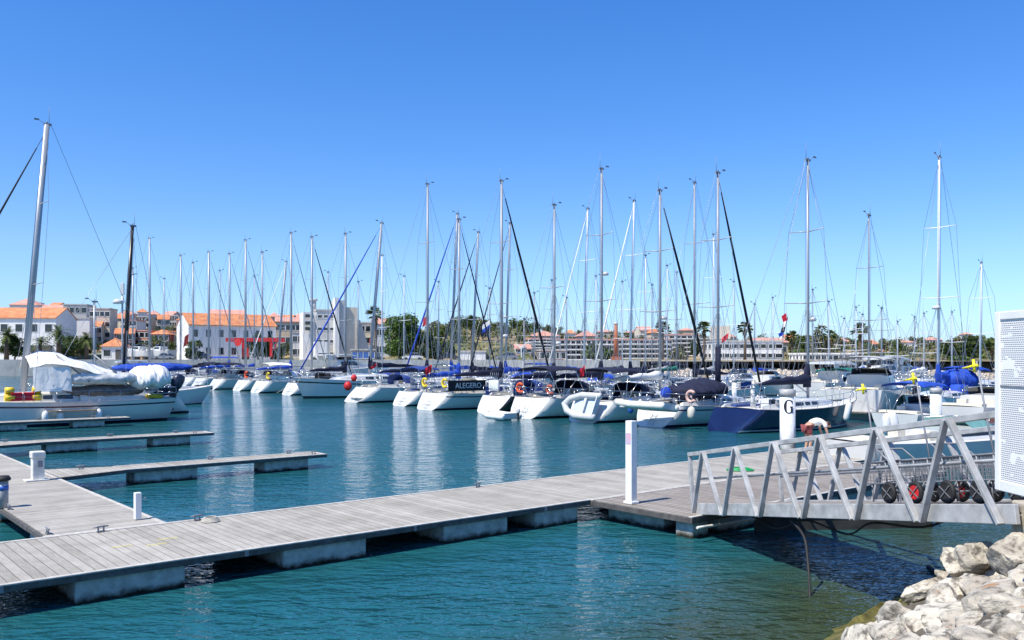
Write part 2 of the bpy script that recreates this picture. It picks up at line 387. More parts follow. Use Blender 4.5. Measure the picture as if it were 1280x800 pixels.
for row, py in enumerate(range(676, 880, 17)):
    for px in range(1030, 1440, 34):
        qx = px+rnd.uniform(-12, 12)+(17 if row % 2 else 0); qy = py+rnd.uniform(-7, 7)
        x, y, s = bank_hit(qx, qy)
        if s < 1.25 or y < 4.6 or y > 17: continue
        a = rnd.uniform(.26, .52)*min(1.0, .55+.45*s); lab = 'pale limestone boulder heaped on the bank by the quay'
        boulder(x, y, shore_z(s)+.05*a-(.12 if y < 8 else 0), a, a*rnd.uniform(.55, .85), a*rnd.uniform(.40, .62), rnd.uniform(0, 3), 100+j, lab); j += 1
for q in range(120):
    x, y, s = bank_hit(rnd.uniform(1035, 1400), rnd.uniform(690, 860))
    if s < .95 or y < 4.6 or y > 15: continue
    a = rnd.uniform(.09, .20); boulder(x, y, shore_z(s)+.05, a, a*rnd.uniform(.6, .9), a*rnd.uniform(.5, .75), rnd.uniform(0, 3), 300+q, 'small pale stone wedged between the big limestone boulders')['group'] = 'small stones between the boulders'
# quay slab and the concrete block that carries the gangway
mb = MB()
mb.box(5.62, 8.2, 7.4, 9.98, -1.0, 2.0)
q = mb.build('quay_block', conc_block, bevel=.02); tag(q, 'square sand coloured concrete block carrying the upper end of the gangway', 'concrete block')

# ------------------------------------------------------------------ pontoons
def pontoon(name, label, cat, a0, a1, b0, b1, deckmat, floats, along='a', z=.45, group=None, fthick=.105, root=None):
    x, y = gw(a0, b0); t = thing(name, label, cat, (x, y, 0), GA, group)
    la, lb = a1-a0, b1-b0
    mb = MB()
    if root:   # widened root: extra triangle on both sides
        mb.hexa([(0,-root,z-.05),(la*.22,0,z-.05),(la*.22,lb,z-.05),(0,lb+root,z-.05),(0,-root,z),(la*.22,0,z),(la*.22,lb,z),(0,lb+root,z)])
        mb.box(la*.22, la-.06, .05, lb-.05, z-.05, z)
    else: mb.box(.05, la-.05, .05, lb-.05, z-.05, z)
    mb.build('deck', deckmat, t)
    mb = MB(); e = .055
    if root:
        mb.bar((0,-root-.03,z-fthick/2),(la*.22,-.03,z-fthick/2),.06,fthick); mb.bar((0,lb+root+.03,z-fthick/2),(la*.22,lb+.03,z-fthick/2),.06,fthick)
        x0 = la*.22
    else: x0 = -.02
    mb.box(x0, la+.02, -.03, .046, z-fthick, z-.014); mb.box(x0, la+.02, lb-.046, lb+.03, z-fthick, z-.014); mb.box(la-.056, la+.016, .05, lb-.05, z-fthick, z-.016)
    if not root: mb.box(-.016, .046, .05, lb-.05, z-fthick, z-.016)
    mb.build('fascia_beam', fascia, t, bevel=.008)
    mb = MB(); mb.box(x0, la+.022, -.034, .06, z-.012, z+.012); mb.box(x0, la+.022, lb-.06, lb+.034, z-.012, z+.012); mb.box(la-.06, la+.02, .064, lb-.064, z-.012, z+.01)
    mb.build('edge_trim', edge_al, t, bevel=.005)
    for (p0, p1, q0, q1) in floats:
        mb = MB(); mb.box(p0, p1, q0, q1, -.45, z-.08); mb.build('float', conc, t, bevel=.03)
    return t
def cleat(t, x, y, z=.462, rz=0):
    mb = MB(); mb.box(-.07,.07,-.03,.03,0,.015); mb.tube([(-.05,0,.015),(-.05,0,.08)],.016,6); mb.tube([(.05,0,.015),(.05,0,.08)],.016,6)
    mb.tube([(-.14,0,.085),(-.06,0,.092),(.06,0,.092),(.14,0,.085)],[.01,.018,.018,.01],6)
    return mb.build('cleat', galv_d, t, (x, y, z), rz)
FL = []
A0, B0, B1 = -8.0, 13.93, 17.14
for a in (-3.2, .2, 3.42, 6.68, 10.0, 12.35, 17.5, 20.8, 24.1, 27.4, 30.7, 34, 37.3, 40.6):
    FL.append((a-A0, a-A0+(1.6 if a != 12.35 else 1.25), .03, B1-B0-.03))
main = pontoon('pontoon', 'long grey timber main pontoon crossing the harbour in front of the boats', 'pontoon', A0, 46, B0, B1, deckw, FL)
for a in (4.6, 6.35, 13.2): cleat(main, a-A0, 3.09, rz=.2)
for a in (8.2, 12.0): cleat(main, a-A0, .12) if a > 13 else None
wk = pontoon('walkway_pontoon', 'wide timber walkway pontoon leading away from the main pontoon on the left', 'pontoon', 3.72, 5.8, B1+.06, 78, deckw_y,
    [(.15, 1.93, y, y+1.6) for y in (.3, 4.8, 9.5, 14, 19, 24, 29, 34, 39, 44, 49, 54)])
for (ua, ub) in ((4.35, 1.55), (4.85, 1.35), (5.15, 1.7)):
    mb = MB(); mb.box(ua-A0, ua-A0+.34, ub, ub+.05, .4505, .4535); mb.build('paint_mark', M('faded yellow paint', (.55,.47,.16), .8, var=.3, scale=12), main)
for ua in (2.46, 6.0, 9.3, 12.6, 16.0):
    mb = MB(); mb.box(ua-A0-.03, ua-A0+.03, -.037, -.031, .35, .44); mb.build('joint_plate', galv_d, main)
mb = MB()
for i in range(4): mb.torus((0,0,.018+.022*i), (0,0,1), .17-.018*i, .012, 22, 6)
tag(mb.build('coiled_rope', M('old white rope', (.50,.47,.40), .9, var=.2), None, (*gw(6.5, 16.75), .452)), 'small coil of old white rope beside a cleat on the main pontoon', 'rope')
cleat(wk, .1, .25, rz=R(90)); cleat(wk, .1, 3.6, rz=R(90))
for (b, lab, tip) in ((26.55, 'nearest timber finger jetty with two visible concrete floats', 13.95), (37.0, 'middle timber finger jetty crossing the left side of the water', 14.3), (49.2, 'farthest timber finger jetty lying against the moored white yacht', 14.6)):
    f = pontoon('finger_jetty', lab, 'finger jetty', 5.86, tip, b-.5, b+.5, deckw, [(2.1, 3.9, .08, .92), (6.0, 7.5, .08, .92)], group='finger jetties off the walkway', root=.55, fthick=.10)
    for x in (.9, 4.6, 7.2): cleat(f, x, .9, rz=.1)
    cleat(f, 7.7, .12)
ld = pontoon('landing_stage', 'square landing stage with dark gapped boards at the foot of the gangway', 'landing stage', 13.95, 25, 11.12, 13.88, deckw_l, [(.12, .62, .06, .5), (.35, 1.9, 1.0, 2.6), (1.0, 3.2, .06, 2.4), (3.5, 5.6, .06, 2.4), (5.9, 7.9, .06, 2.4), (8.3, 10.3, .06, 2.4)], fthick=.13)
t = thing('service_float', 'dark low float lying under the gangway', 'float')
mb = MB(); mb.hexa([(5.0,18.35,-.4),(8.9,18.75,-.4),(9.6,21.6,-.4),(7.3,19.6,-.4),(5.0,18.35,.33),(8.9,18.75,.33),(9.6,21.6,.33),(7.3,19.6,.33)]); mb.build('float_body', M('black float', (.035,.036,.035), .7, var=.4, scale=3), t, bevel=.02)
mb = MB(); mb.hexa([(4.95,18.3,.334),(8.95,18.7,.334),(9.65,21.6,.334),(7.3,19.65,.334),(4.95,18.3,.40),(8.95,18.7,.40),(9.65,21.6,.40),(7.3,19.65,.40)]); mb.build('deck', fascia, t)
# gangway ------------------------------------------------------------
G0 = Vector((3.74, 18.05, .56)); G1 = Vector((5.5, 9.85, 1.90)); GD = (G1-G0); GLEN = GD.length
ang = math.atan2(GD.y, GD.x); slope = math.atan2(GD.z, math.hypot(GD.x, GD.y))
gt = thing('gangway', 'sloping galvanised steel gangway with zigzag railings from landing stage to quay', 'gangway', tuple(G0), 0)
gt.rotation_mode = 'XYZ'; gt.rotation_euler = (0, -slope, ang)
# local x runs up the gangway, y to its left (far side), z up
GW = 2.0; RH = 1.08; SP = 1.42; ST = -.12
mb = MB(); mb.box(.1, GLEN+.1, .09, GW-.09, -.02, .04); mb.build('deck', deckw_l, gt)
mb = MB()
for x in [i*1.0 for i in range(9)]: mb.bar((x, .06, -.07), (x, GW-.06, -.07), .06, .08)
mb.build('cross_beam', galv_d, gt)
for side, yy in (('near', 0.0), ('far', GW)):
    mb = MB(); mb.box(0, GLEN+.15, yy-.03, yy+.03, -.15, .07); mb.build('bottom_beam', galv, gt, bevel=.008)
    mb = MB(); mb.box(ST-.05, GLEN+.6, yy-.04, yy+.04, RH-.05, RH+.03); mb.build('top_rail', galv, gt, bevel=.008)
    mb = MB(); mb.bar((ST-.01, yy, .0), (ST-.01, yy, RH-.05), .07, .07, up=(1,0,0)); mb.build('end_post', galv, gt, bevel=.006)
    for i in range(7):
        xb = ST+.1+SP*i; xt = xb+SP*.5
        yo = yy+(-.075 if side == 'near' else .075)
        for (p, q) in (((xb+.04, yo, -.15), (xt-.03, yo, RH+.0)), ((xt+.03, yo, RH+.0), (xb+SP-.04, yo, -.15))):
            if q[0] > GLEN+.4: continue
            mb = MB(); mb.bar(p, q, .048, .085, up=(0,1,0)); mb.build('diagonal', galv, gt, bevel=.006)
    mb = MB(); mb.tube([(0, yy+(.06 if yy == 0 else -.06), .56), (GLEN, yy+(.06 if yy == 0 else -.06), .56)], .022, 8); mb.build('mid_rail', galv_d, gt)

# trolleys on the gangway ---------------------------------------------
def make_trolley(handle, hub):
    t = thing('trolley', 'wire mesh marina trolley parked on the gangway', 'trolley')
    Lx, Wy, z0, z1 = .95, .60, .30, .62
    mb = MB()
    for (x0, y0, x1, y1) in ((0,0,Lx,0),(Lx,0,Lx,Wy),(Lx,Wy,0,Wy),(0,Wy,0,0)):
        mb.tube([(x0,y0,z1),(x1,y1,z1)], .014, 6); mb.tube([(x0,y0,z0),(x1,y1,z0)], .012, 6)
    for (x, y) in ((0,0),(Lx,0),(Lx,Wy),(0,Wy)): mb.tube([(x,y,z0),(x,y,z1)], .012, 6)
    mb.tube([(.15,.05,z0),(.15,.05,.03)], .012, 6); mb.tube([(.15,Wy-.05,z0),(.15,Wy-.05,.03)], .012, 6)
    mb.tube([(.6,.0,z0),(.72,.0,.16)], .012, 6); mb.tube([(.85,0,z0),(.72,0,.16)], .012, 6); mb.tube([(.6,Wy,z0),(.72,Wy,.16)], .012, 6); mb.tube([(.85,Wy,z0),(.72,Wy,.16)], .012, 6)
    mb.tube([(.72,-.09,.16),(.72,Wy+.09,.16)], .013, 6)
    mb.build('frame', galv_d, t)
    mb = MB()
    for i in range(1, 14):
        x = Lx*i/14
        for y in (0, Wy): mb.bar((x,y,z0),(x,y,z1),.005,.005)
        mb.bar((x,0,z0),(x,Wy,z0),.005,.005)
    for i in range(1, 9):
        y = Wy*i/9
        for x in (0, Lx): mb.bar((x,y,z0),(x,y,z1),.005,.005)
    for i in range(1, 6):
        z = z0+(z1-z0)*i/6
        for y in (0, Wy): mb.bar((0,y,z),(Lx,y,z),.005,.005)
        for x in (0, Lx): mb.bar((x,0,z),(x,Wy,z),.005,.005)
    mb.build('wire_basket', galv_d, t)
    for y in (-.07, Wy+.07):
        mb = MB(); mb.torus((.72,y,.16), (0,1,0), .125, .035, 18, 8); wh = mb.build('wheel', rubber, t)
        mb = MB(); mb.tube([(.72,y-.03,.16),(.72,y+.03,.16)], .10 if hub is not rubber else .11, 12); mb.build('hub', hub, wh)
        mb = MB(); mb.bar((.62,y-.04,.08),(.82,y-.04,.24),.011,.008,up=(0,1,0)); mb.bar((.62,y-.04,.24),(.82,y-.04,.08),.011,.008,up=(0,1,0)); mb.build('spoke', galv_d, wh)
    mb = MB()
    if handle: mb.tube([(.0,.3,z0),(-.10,.3,z1+.5),(-.16,.3,1.86)], .013, 8)
    else: mb.tube([(0,.06,z1),(-.30,.08,z1+.2),(-.30,Wy-.08,z1+.2),(0,Wy-.06,z1)], .014, 8)
    h = mb.build('handle', galv_d, t)
    if handle:
        mb = MB(); c = Vector((-.16,.3,1.80)); mb.tube([c+Vector((-.24,-.03,.0)), c+Vector((.04,-.03,.0))], [.012,.02], 6); mb.tube([c+Vector((-.02,-.03,-.08)), c+Vector((-.02,-.03,.085))], .019, 6)
        mb.ball(c+Vector((-.02,-.03,0)), .035, .03, .035); mb.build('yellow_grip', yellow_b, h)
    return t
gd = GD.normalized(); side = Vector((GD.y, -GD.x, 0)).normalized()*-1   # toward the far side
tro = [make_trolley(False, rubber), make_trolley(False, red), make_trolley(True, rubber)]
trl = [(4.7, 2, 'lowest wire trolley of the row, its tall handle ending in a yellow cross'), (5.3, 1, 'low wire trolley with a red wheel hub, second up the gangway'),
       (5.95, 2, 'wire trolley with a tall yellow topped handle, in the middle of the gangway'), (6.55, 0, 'low wire trolley with dark wheels just below the upper end of the row'), (7.2, 2, 'topmost wire trolley, its tall yellow topped handle nearest the white panel')]
used = set()
for (s, k, lab) in trl:
    o = tro[k] if k not in used else copy_tree(tro[k]); used.add(k)
    p = G0+gd*s+side*.75+Vector((0,0,.045)); o.location = p; o.rotation_euler = (0, -slope, ang); tag(o, lab, 'trolley', 'wire trolleys on the gangway')

# posts, pedestals, piles ----------------------------------------------
def at_deck(px, py, z=.46): Y = F0*(CAMH-z)/(py-HZ); return (wx(px, Y), Y, z)
x, y, z = at_deck(789, 629)
t = thing('service_post', 'tall square white post with a small blue and red emblem on the landing stage', 'post', (x, y, z), GA)
mb = MB(); mb.box(-.09,.09,-.09,.09,0,1.78); mb.build('post_body', white_p, t, bevel=.012)
mb = MB(); mb.box(-.12,.12,-.12,.12,-.004,.05); mb.build('base_flange', white_p, t, bevel=.01)
mb = MB(); mb.box(-.096,-.0905,-.07,.07,1.28,1.52,0); mb.build('emblem', M('emblem panel', (.45,.55,.75), .5, var=.1, scale=14, rgb2=(.75,.35,.38)), t)
x, y, z = at_deck(47, 600)
t = thing('service_pedestal', 'squat cream service pedestal standing on the walkway near the finger jetty', 'pedestal', (x, y, z), GA)
mb = MB(); mb.box(-.14,.14,-.12,.12,0,.56); mb.build('cabinet', offw_p, t, bevel=.02)
mb = MB(); mb.box(-.165,.165,-.15,.15,.56,.74); mb.build('head', offw_p, t, bevel=.03)
mb = MB(); mb.box(-.02,.09,-.135,-.121,.34,.50); mb.build('socket_cover', galv_d, t)
mb = MB(); mb.box(-.30,.24,-.2,.2,-.006,.025); mb.build('base_slab', offw_p, t)
x, y, z = at_deck(172, 649)
t = thing('water_post', 'short white water post with a tap at the corner of the walkway', 'post', (x, y, z), GA)
mb = MB(); mb.box(-.06,.06,-.06,.06,0,.52); mb.build('post_body', white_p, t, bevel=.012)
mb = MB(); mb.tube([(.06,0,.40),(.15,0,.40),(.15,0,.36)], .014, 6); mb.build('tap', galv, t)
x, y, z = at_deck(4, 634)
t = thing('meter_pedestal', 'grey round pedestal with black cap and blue band at the walkway edge', 'pedestal', (x, y, z), GA)
mb = MB(); mb.tube([(0,0,0),(0,0,.56)], .10, 12); mb.build('pedestal_body', galv, t)
mb = MB(); mb.tube([(0,0,.56),(0,0,.60),(0,0,.66)], [.14,.15,.11], 12); mb.build('cap', rubber, t)
mb = MB(); mb.tube([(0,0,.36),(0,0,.46)], .104, 12); mb.build('band', fendb, t)

pilem = tide_mat('pile paint', (.66,.68,.70), (.20,.20,.15), .45, .9, scale=2.0, bump=.1)
def pile(px, Y, top, r, label, cap=True):
    t = thing('mooring_pile', label, 'pile', (wx(px, Y), Y, 0), 0, 'white mooring piles')
    mb = MB(); mb.tube([(0,0,-1),(0,0,top)], r, 20); mb.build('shaft', pilem, t)
    mb = MB(); mb.tube([(0,0,top-.22),(0,0,top),(0,0,top+.03)], [r*1.06,r*1.06,r*.8], 20); mb.build('cap', galv, t)
    return t
gx = 9.34; gY = 30.1
gp = pile(984.5, gY, 2.5, .255, 'thick white pile marked with a big black letter G')
mb = MB()   # the letter G laid on the pile's round face, facing the camera
def gpt(u, v, r=.262):   # u across (m), v up
    a = -math.pi/2+u/r-.15; return (r*math.cos(a), r*math.sin(a), 1.95+v)
pts_o = []; pts_i = []
N = 26
for i in range(N+1):
    t_ = R(48)+R(262)*i/N
    wdt = .03+.055*max(0, -math.cos(t_))**1.0+.012
    pts_o.append((.17*math.cos(t_), .235*math.sin(t_))); pts_i.append(((.17-wdt)*math.cos(t_), (.235-.03)*math.sin(t_)))
for i in range(N):
    mb.poly([gpt(*pts_o[i]), gpt(*pts_o[i+1]), gpt(*pts_i[i+1]), gpt(*pts_i[i])])
for (u0, u1, v0, v1) in ((.065,.14,-.2,-.02), (.03,.17,-.02,.005), (.10,.125,.1,.225)):
    for k in range(3):
        ua = u0+(u1-u0)*k/3; ub = u0+(u1-u0)*(k+1)/3; mb.poly([gpt(ua,v0,.2625), gpt(ub,v0,.2625), gpt(ub,v1,.2625), gpt(ua,v1,.2625)])
mb.build('letter', M('black lettering', (.012,.012,.014), .5, var=0), gp)
pile(1170, 40.0, 2.2, .25, 'white pile in front of the blue covered sailing boat')
pile(918, 62, 2.1, .17, 'slim white pile standing behind the navy yacht')
pile(1148, 66, 2.3, .16, 'thin white pile behind the blue awning boat')

# hose, ropes, pipes ------------------------------------------------------
def curve_tube(name, pts, r, mat, label, cat, n=6, res=5):
    P = [Vector(p) for p in pts]; out = []
    for i in range(len(P)-1):
        p0 = P[max(i-1,0)]; p1 = P[i]; p2 = P[i+1]; p3 = P[min(i+2,len(P)-1)]
        for k in range(res):
            t = k/res
            out.append(.5*((2*p1)+(p2-p0)*t+(2*p0-5*p1+4*p2-p3)*t*t+(3*p1-p0-3*p2+p3)*t**3))
    out.append(P[-1]); mb = MB(); mb.tube(out, r, n); o = mb.build(name, mat); tag(o, label, cat); return o
x, y, z = at_deck(925, 588)
mb = MB()
for i in range(5): mb.torus((0,0,.02+.012*i), (0,0,1), .34-.035*i, .014, 26, 6)
o = mb.build('garden_hose', M('hose green', (.02,.35,.10), .5, var=.2), None, (x, y, .462)); o.scale = (1.1,.8,1); tag(o, 'bright green hose coiled on the pontoon boards behind the railing', 'hose')
def lg(a, b, z): x, y = gw(a, b); return (x, y, z)
curve_tube('white_pipe', [lg(13.8,10.86,.30), lg(15.2,10.85,.26), lg(16.4,10.82,.24), lg(17.2,10.78,.20), lg(17.75,10.55,.04), lg(17.95,10.3,-.1)], .028, offw_p, 'white plastic pipe along the landing stage drooping into the water', 'pipe')
def gpos(s, o, dz): p = G0+gd*s+side*o; return (p.x, p.y, p.z+dz)
curve_tube('black_cable', [gpos(1.5,.5,-.2), gpos(2.6,.4,-.38), gpos(3.6,.4,-.22), gpos(4.6,.5,-.42), gpos(5.4,.4,-.22), gpos(6.4,.5,-.26), gpos(7.2,.6,-.02)], .016, rubber, 'black cable hanging in loops under the gangway', 'cable')
curve_tube('black_hose', [gpos(3.6,.1,-.2), gpos(4.2,.0,-.45), gpos(4.5,-.1,-.9), gpos(4.9,-.3,-1.45)], .022, rubber, 'black hose dropping from the gangway into the water', 'hose')
curve_tube('mooring_rope', [(wx(1160,15.2),15.2,.02), (wx(1185,14.2),14.2,.05), (wx(1215,13.2),13.2,.16), (wx(1238,12.4),12.4,.42), (wx(1258,11.6),11.6,.85)], .035, M('dark rope', (.02,.03,.06), .9, var=.3), 'dark rope running from the water up to the concrete block', 'rope')

# white perforated panel by the gate ----------------------------------------
def panel_mat():
    m = bpy.data.materials.new('perforated white sheet'); m.use_nodes = True; nt = m.node_tree; b = nt.nodes['Principled BSDF']; b.inputs['Roughness'].default_value = .45
    tc = nt.nodes.new('ShaderNodeTexCoord'); sp = nt.nodes.new('ShaderNodeSeparateXYZ'); nt.links.new(tc.outputs['Object'], sp.inputs[0])
    fz = mnode(nt, 'FRACT', mnode(nt, 'MULTIPLY', sp.outputs[2], 54.0)); row = mnode(nt, 'FLOOR', mnode(nt, 'MULTIPLY', sp.outputs[2], 54.0))
    wn = nt.nodes.new('ShaderNodeTexWhiteNoise'); wn.noise_dimensions = '1D'; nt.links.new(row, wn.inputs['W'])
    fx = mnode(nt, 'FRACT', mnode(nt, 'ADD', mnode(nt, 'MULTIPLY', sp.outputs[0], 33.0), wn.outputs['Value']))
    a = mnode(nt, 'MULTIPLY', mnode(nt, 'LESS_THAN', mnode(nt, 'ABSOLUTE', mnode(nt, 'SUBTRACT', fz, .5)), .24), mnode(nt, 'LESS_THAN', mnode(nt, 'ABSOLUTE', mnode(nt, 'SUBTRACT', fx, .5)), .40))
    n = nt.nodes.new('ShaderNodeTexNoise'); n.inputs['Scale'].default_value = 3.2; n.inputs['Detail'].default_value = 2
    mp = nt.nodes.new('ShaderNodeMapping'); mp.inputs['Scale'].default_value = (.8, 1, 2.4); nt.links.new(tc.outputs['Object'], mp.inputs[0]); nt.links.new(mp.outputs[0], n.inputs['Vector'])
    a = mnode(nt, 'MULTIPLY', a, mnode(nt, 'LESS_THAN', n.outputs['Fac'], .60))
    mx = nt.nodes.new('ShaderNodeMix'); mx.data_type = 'RGBA'; nt.links.new(a, mx.inputs[0]); mx.inputs[6].default_value = (.84,.84,.82,1); mx.inputs[7].default_value = (.24,.24,.26,1)
    nt.links.new(mx.outputs[2], b.inputs['Base Color']); return m
pa = math.atan2(-1, .05); PXc = wx(1243, 8.0)
t = thing('screen_panel', 'tall white framed panel with rows of fine dark marks beside the top of the gangway', 'panel', (PXc, 8.0, 2.41), pa)
mb = MB(); mb.box(.07, 1.5, .012, .04, .09, 1.53); mb.build('sheet', panel_mat(), t)
mb = MB(); mb.box(0, .075, 0, .07, 0, 1.6); mb.box(1.5, 1.57, 0, .07, 0, 1.6); mb.box(.075, 1.5, 0, .07, 1.525, 1.6); mb.box(.075, 1.5, 0, .07, 0, .095); mb.build('frame', white_p, t, bevel=.008)
mb = MB(); mb.box(.075, 1.5, .006, .0125, .93, .945); mb.build('joint_strip', galv_d, t)
mb = MB(); mb.box(.30, 1.8, .10, .75, 1.56, 1.63); mb.build('roof_sheet', cv_cream, t, bevel=.01)
for xx in (.55, 1.45):
    mb = MB(); mb.box(xx-.04, xx+.04, .075, .15, -1.2, 1.56); mb.build('post', galv, t)
# ------------------------------------------------------------------ boats
def hull_shape(L, B, F, stern_w=.8, scoop=.9, rake=.9, flare=.3, sheer=.22, nst=16):
    fr = [-.28, -.03, .05, .12, .45, .78, .85, 1.0]
    def hb(t):
        if t < .42: return B/2*(stern_w+(1-stern_w)*math.sin(math.pi/2*t/.42))
        s = min(1, (t-.42)/.58); return B/2*max(0.012, (1-s**2.3)**.95)
    def sheerz(t): return F*(1+sheer*t*t-.10*math.sin(math.pi*t))
    def pt(t, f):
        s = max(0, (t-.5)/.5); fl = .12+flare*s*s+.40*(1-t)**3; pw = .8-.42*(1-t)**3
        ff = max(f, -.3)
        wdt = (1-fl)+fl*max(0, ff)**pw if ff >= 0 else (1-fl)*(1-(-ff/.3)**1.5*.55)
        x = t*(L-rake*.0)
        x = x - rake*(1-max(0, f))*max(0, (t-.55)/.45)**2 + scoop*max(0, f)*(1-t)**6
        if f < 0: x += scoop*f*(1-t)**6*-.6
        return (x, hb(t)*wdt, f*sheerz(t) if f >= 0 else f*F)
    rings = []
    for i in range(nst+1):
        t = i/nst; t = min(1.0, t+.03*math.sin(2*math.pi*t))
        st = [pt(t, f) for f in fr[::-1]]
        rings.append(st+[(p[0], -p[1], p[2]) for p in st[::-1]])
    return fr, pt, hb, sheerz, rings

def sailboat(loc, rz, label, L=11, B=3.7, F=1.15, hull=None, cove=None, boot=None, mast_x=.56, H=15, mast=None, rake=0.0, lean=0.0, furl=None, furl_r=.055, cover=None,
             bimini=None, hood=None, spre=2, scoop=.9, wheel=True, arch=False, mr=.11, radar=None, group='sailing yachts moored in the marina', far=False, frac=1.0, boomtilt=.0, name='sailing_yacht', windgen=False, collar=True, backstays=1, gray_inset=True, step=True, transom=None):
    mr *= .86; hull = hull or gel; mast = mast or alu; boot = boot or gel_navy; cove = cove or hull
    t = thing(name, label, 'sailing yacht', (loc[0], loc[1], 0), rz, group)
    fr, pt, hb, sheerz, rings = hull_shape(L, B, F, scoop=scoop)
    n = len(rings[0]); half = n//2
    # mats per strip: rows from sheer down on port then up on starboard
    rowm = [0]*(n)
    names = fr[::-1]
    for k in range(half-1):
        f0, f1 = names[k], names[k+1]; mi = 0
        if f1 >= .12 and f0 <= .46: mi = 0
        if abs(f0-.85) < 1e-6 and abs(f1-.78) < 1e-6: mi = 1
        if abs(f0-.12) < 1e-6: mi = 2
        if f0 <= .06: mi = 3
        rowm[k] = mi; rowm[n-2-k] = mi
    rowm[half-1] = 3
    mb = MB(); idx = [mb.add(r) for r in rings]
    for j in range(len(rings)-1):
        for k in range(n-1): mb.face((idx[j]+k, idx[j+1]+k, idx[j+1]+k+1, idx[j]+k+1), rowm[k], True)
    mb.face([idx[0]+k for k in range(n)], 4)
    ho = mb.build('hull', [hull, cove, boot, antif, transom or hull], t)
    ct = lambda tt: (pt(tt, 1.0))
    # deck
    mb = MB(); prev = None
    for r in rings:
        p, s = r[0], r[-1]; z = p[2]
        i = mb.add([(p[0], p[1]*.995, z-.01), (p[0], p[1]*.5, z+.035), (p[0], 0, z+.05), (s[0], s[1]*.5, z+.035), (s[0], s[1]*.995, z-.01)])
        if prev is not None:
            for k in range(4): mb.face((prev+k, prev+k+1, i+k+1, i+k), 0, True)
        prev = i
    mb.build('deck', deckm, t)
    mb = MB()   # toe rail
    for sgn in (1, -1):
        mb.tube([(r[0][0], r[0][1]*sgn*.985, r[0][2]+.015) for r in rings], .022, 4)
    mb.build('toe_rail', galv_d, t)
    zd = lambda x: sheerz(min(1, max(0, x/L)))
    # transom step and recess
    if scoop > .3:
        mb = MB(); wst = hb(0)*.55
        x1 = scoop*.62; z1 = F*.60
        mb.box(scoop*.30, scoop*.62, -wst, wst, F*.30, F*.345)
        if step: mb.build('swim_step', deckm if gray_inset else teak, t)
        mb = MB()
        for yy in (-.16, .16): mb.tube([(scoop*.05-.05, yy, .12), (scoop*.6-.05, yy, F*.62)], .018, 5)
        for k in range(3): q = .12+.22*k; xx = scoop*(q/F)-.05; mb.tube([(xx, -.16, q+.05), (xx, .16, q+.05)], .016, 5)
        
        if step: mb.build('boarding_ladder', gel, t)
    # coachroof
    x0, x1 = L*.36, L*.76; zb = zd(L*.5); hw = B*.30; hh = .45*L/11
    sec = []
    for (xx, wk_, hk) in ((x0,1,.95),(x0+.05,1,1.0),(L*.5,1,1.0),(L*.62,.88,.8),(L*.72,.62,.42),(x1,.4,.05)):
        zz = zd(xx)+.02
        w0 = hw*wk_; sec.append([(xx, w0, zz), (xx, w0*.90, zz+hh*hk*.8), (xx, w0*.72, zz+hh*hk), (xx, 0, zz+hh*hk*1.08), (xx, -w0*.72, zz+hh*hk), (xx, -w0*.90, zz+hh*hk*.8), (xx, -w0, zz)])
    mb = MB(); mb.loft(sec, 0, False, True); cr = mb.build('coachroof', gel if hull is not gel_cream else gel_cream, t)
    for sgn in (1, -1):
        mb = MB()
        def side(i0, i1, u, v, off):
            a, b_ = sec[i0], sec[i1]; k0, k1 = (0, 1) if sgn > 0 else (6, 5)
            p = lerp(lerp(a[k0], a[k1], v), lerp(b_[k0], b_[k1], v), u); return (p[0], p[1]+sgn*off, p[2])
        for (i0, i1, u0, u1) in ((1, 2, .15, .62), (1, 2, .72, .98), (2, 3, .1, .55)):
            q = [side(i0, i1, u0, .35, .012), side(i0, i1, u1, .38, .012), side(i0, i1, u1, .82, .012), side(i0, i1, u0, .85, .012)]
            mb.hexa([*q, *[(p[0], p[1]-sgn*.03, p[2]) for p in q]])
        mb.build('window', glass, cr)
    # cockpit
    mb = MB(); zc = zd(L*.2)
    for sgn in (1, -1): mb.hexa([(L*.07+scoop*.5, sgn*B*.30, zc), (x0, sgn*B*.30, zc), (x0, sgn*B*.36, zc), (L*.07+scoop*.5, sgn*B*.36, zc),
                                 (L*.09+scoop*.5, sgn*B*.30, zc+.22), (x0, sgn*B*.30, zc+.34), (x0, sgn*B*.33, zc+.34), (L*.09+scoop*.5, sgn*B*.33, zc+.22)])
    mb.box(L*.10+scoop*.5, x0, -B*.30, B*.30, zc+.03, zc+.06)
    mb.build('cockpit', deckm, t)
    if wheel:
        mb = MB(); xw = L*.155+scoop*.4; mb.torus((xw, 0, zc+.75), (1,0,.15), .42, .02, 18, 6)
        for k in range(6): a = k*math.pi/3; mb.bar((xw, 0, zc+.75), (xw, .42*math.cos(a), zc+.75+.42*math.sin(a)), .012, .012)
        mb.build('wheel', steel, t)
        mb = MB(); mb.tube([(xw+.15, 0, zc+.05), (xw+.12, 0, zc+.95)], [.14, .09], 8); mb.build('binnacle', gel, t)
    if not far:
        mb = MB(); zq = zd(x0); mb.box(x0-.03, x0-.004, -.32, .32, zq+.12, zq+hh*.98); mb.build('companionway', glass if rnd.random() < .6 else teak, t)
        for sgn in (1, -1):
            mb = MB(); mb.tube([(x0-1.3, sgn*B*.33, zc+.25), (x0-1.3, sgn*B*.33, zc+.40), (x0-1.3, sgn*B*.33, zc+.44)], [.09,.07,.09], 8); mb.build('winch', steel, t)
            mb = MB(); mb.box(L*.12+scoop*.5, x0-.2, sgn*B*.24-.16, sgn*B*.24+.16, zc+.08, zc+.17); mb.build('cockpit_cushion', rnd.choice((cv_navy, cv_cream, cv_mid, cv_grey)), t)
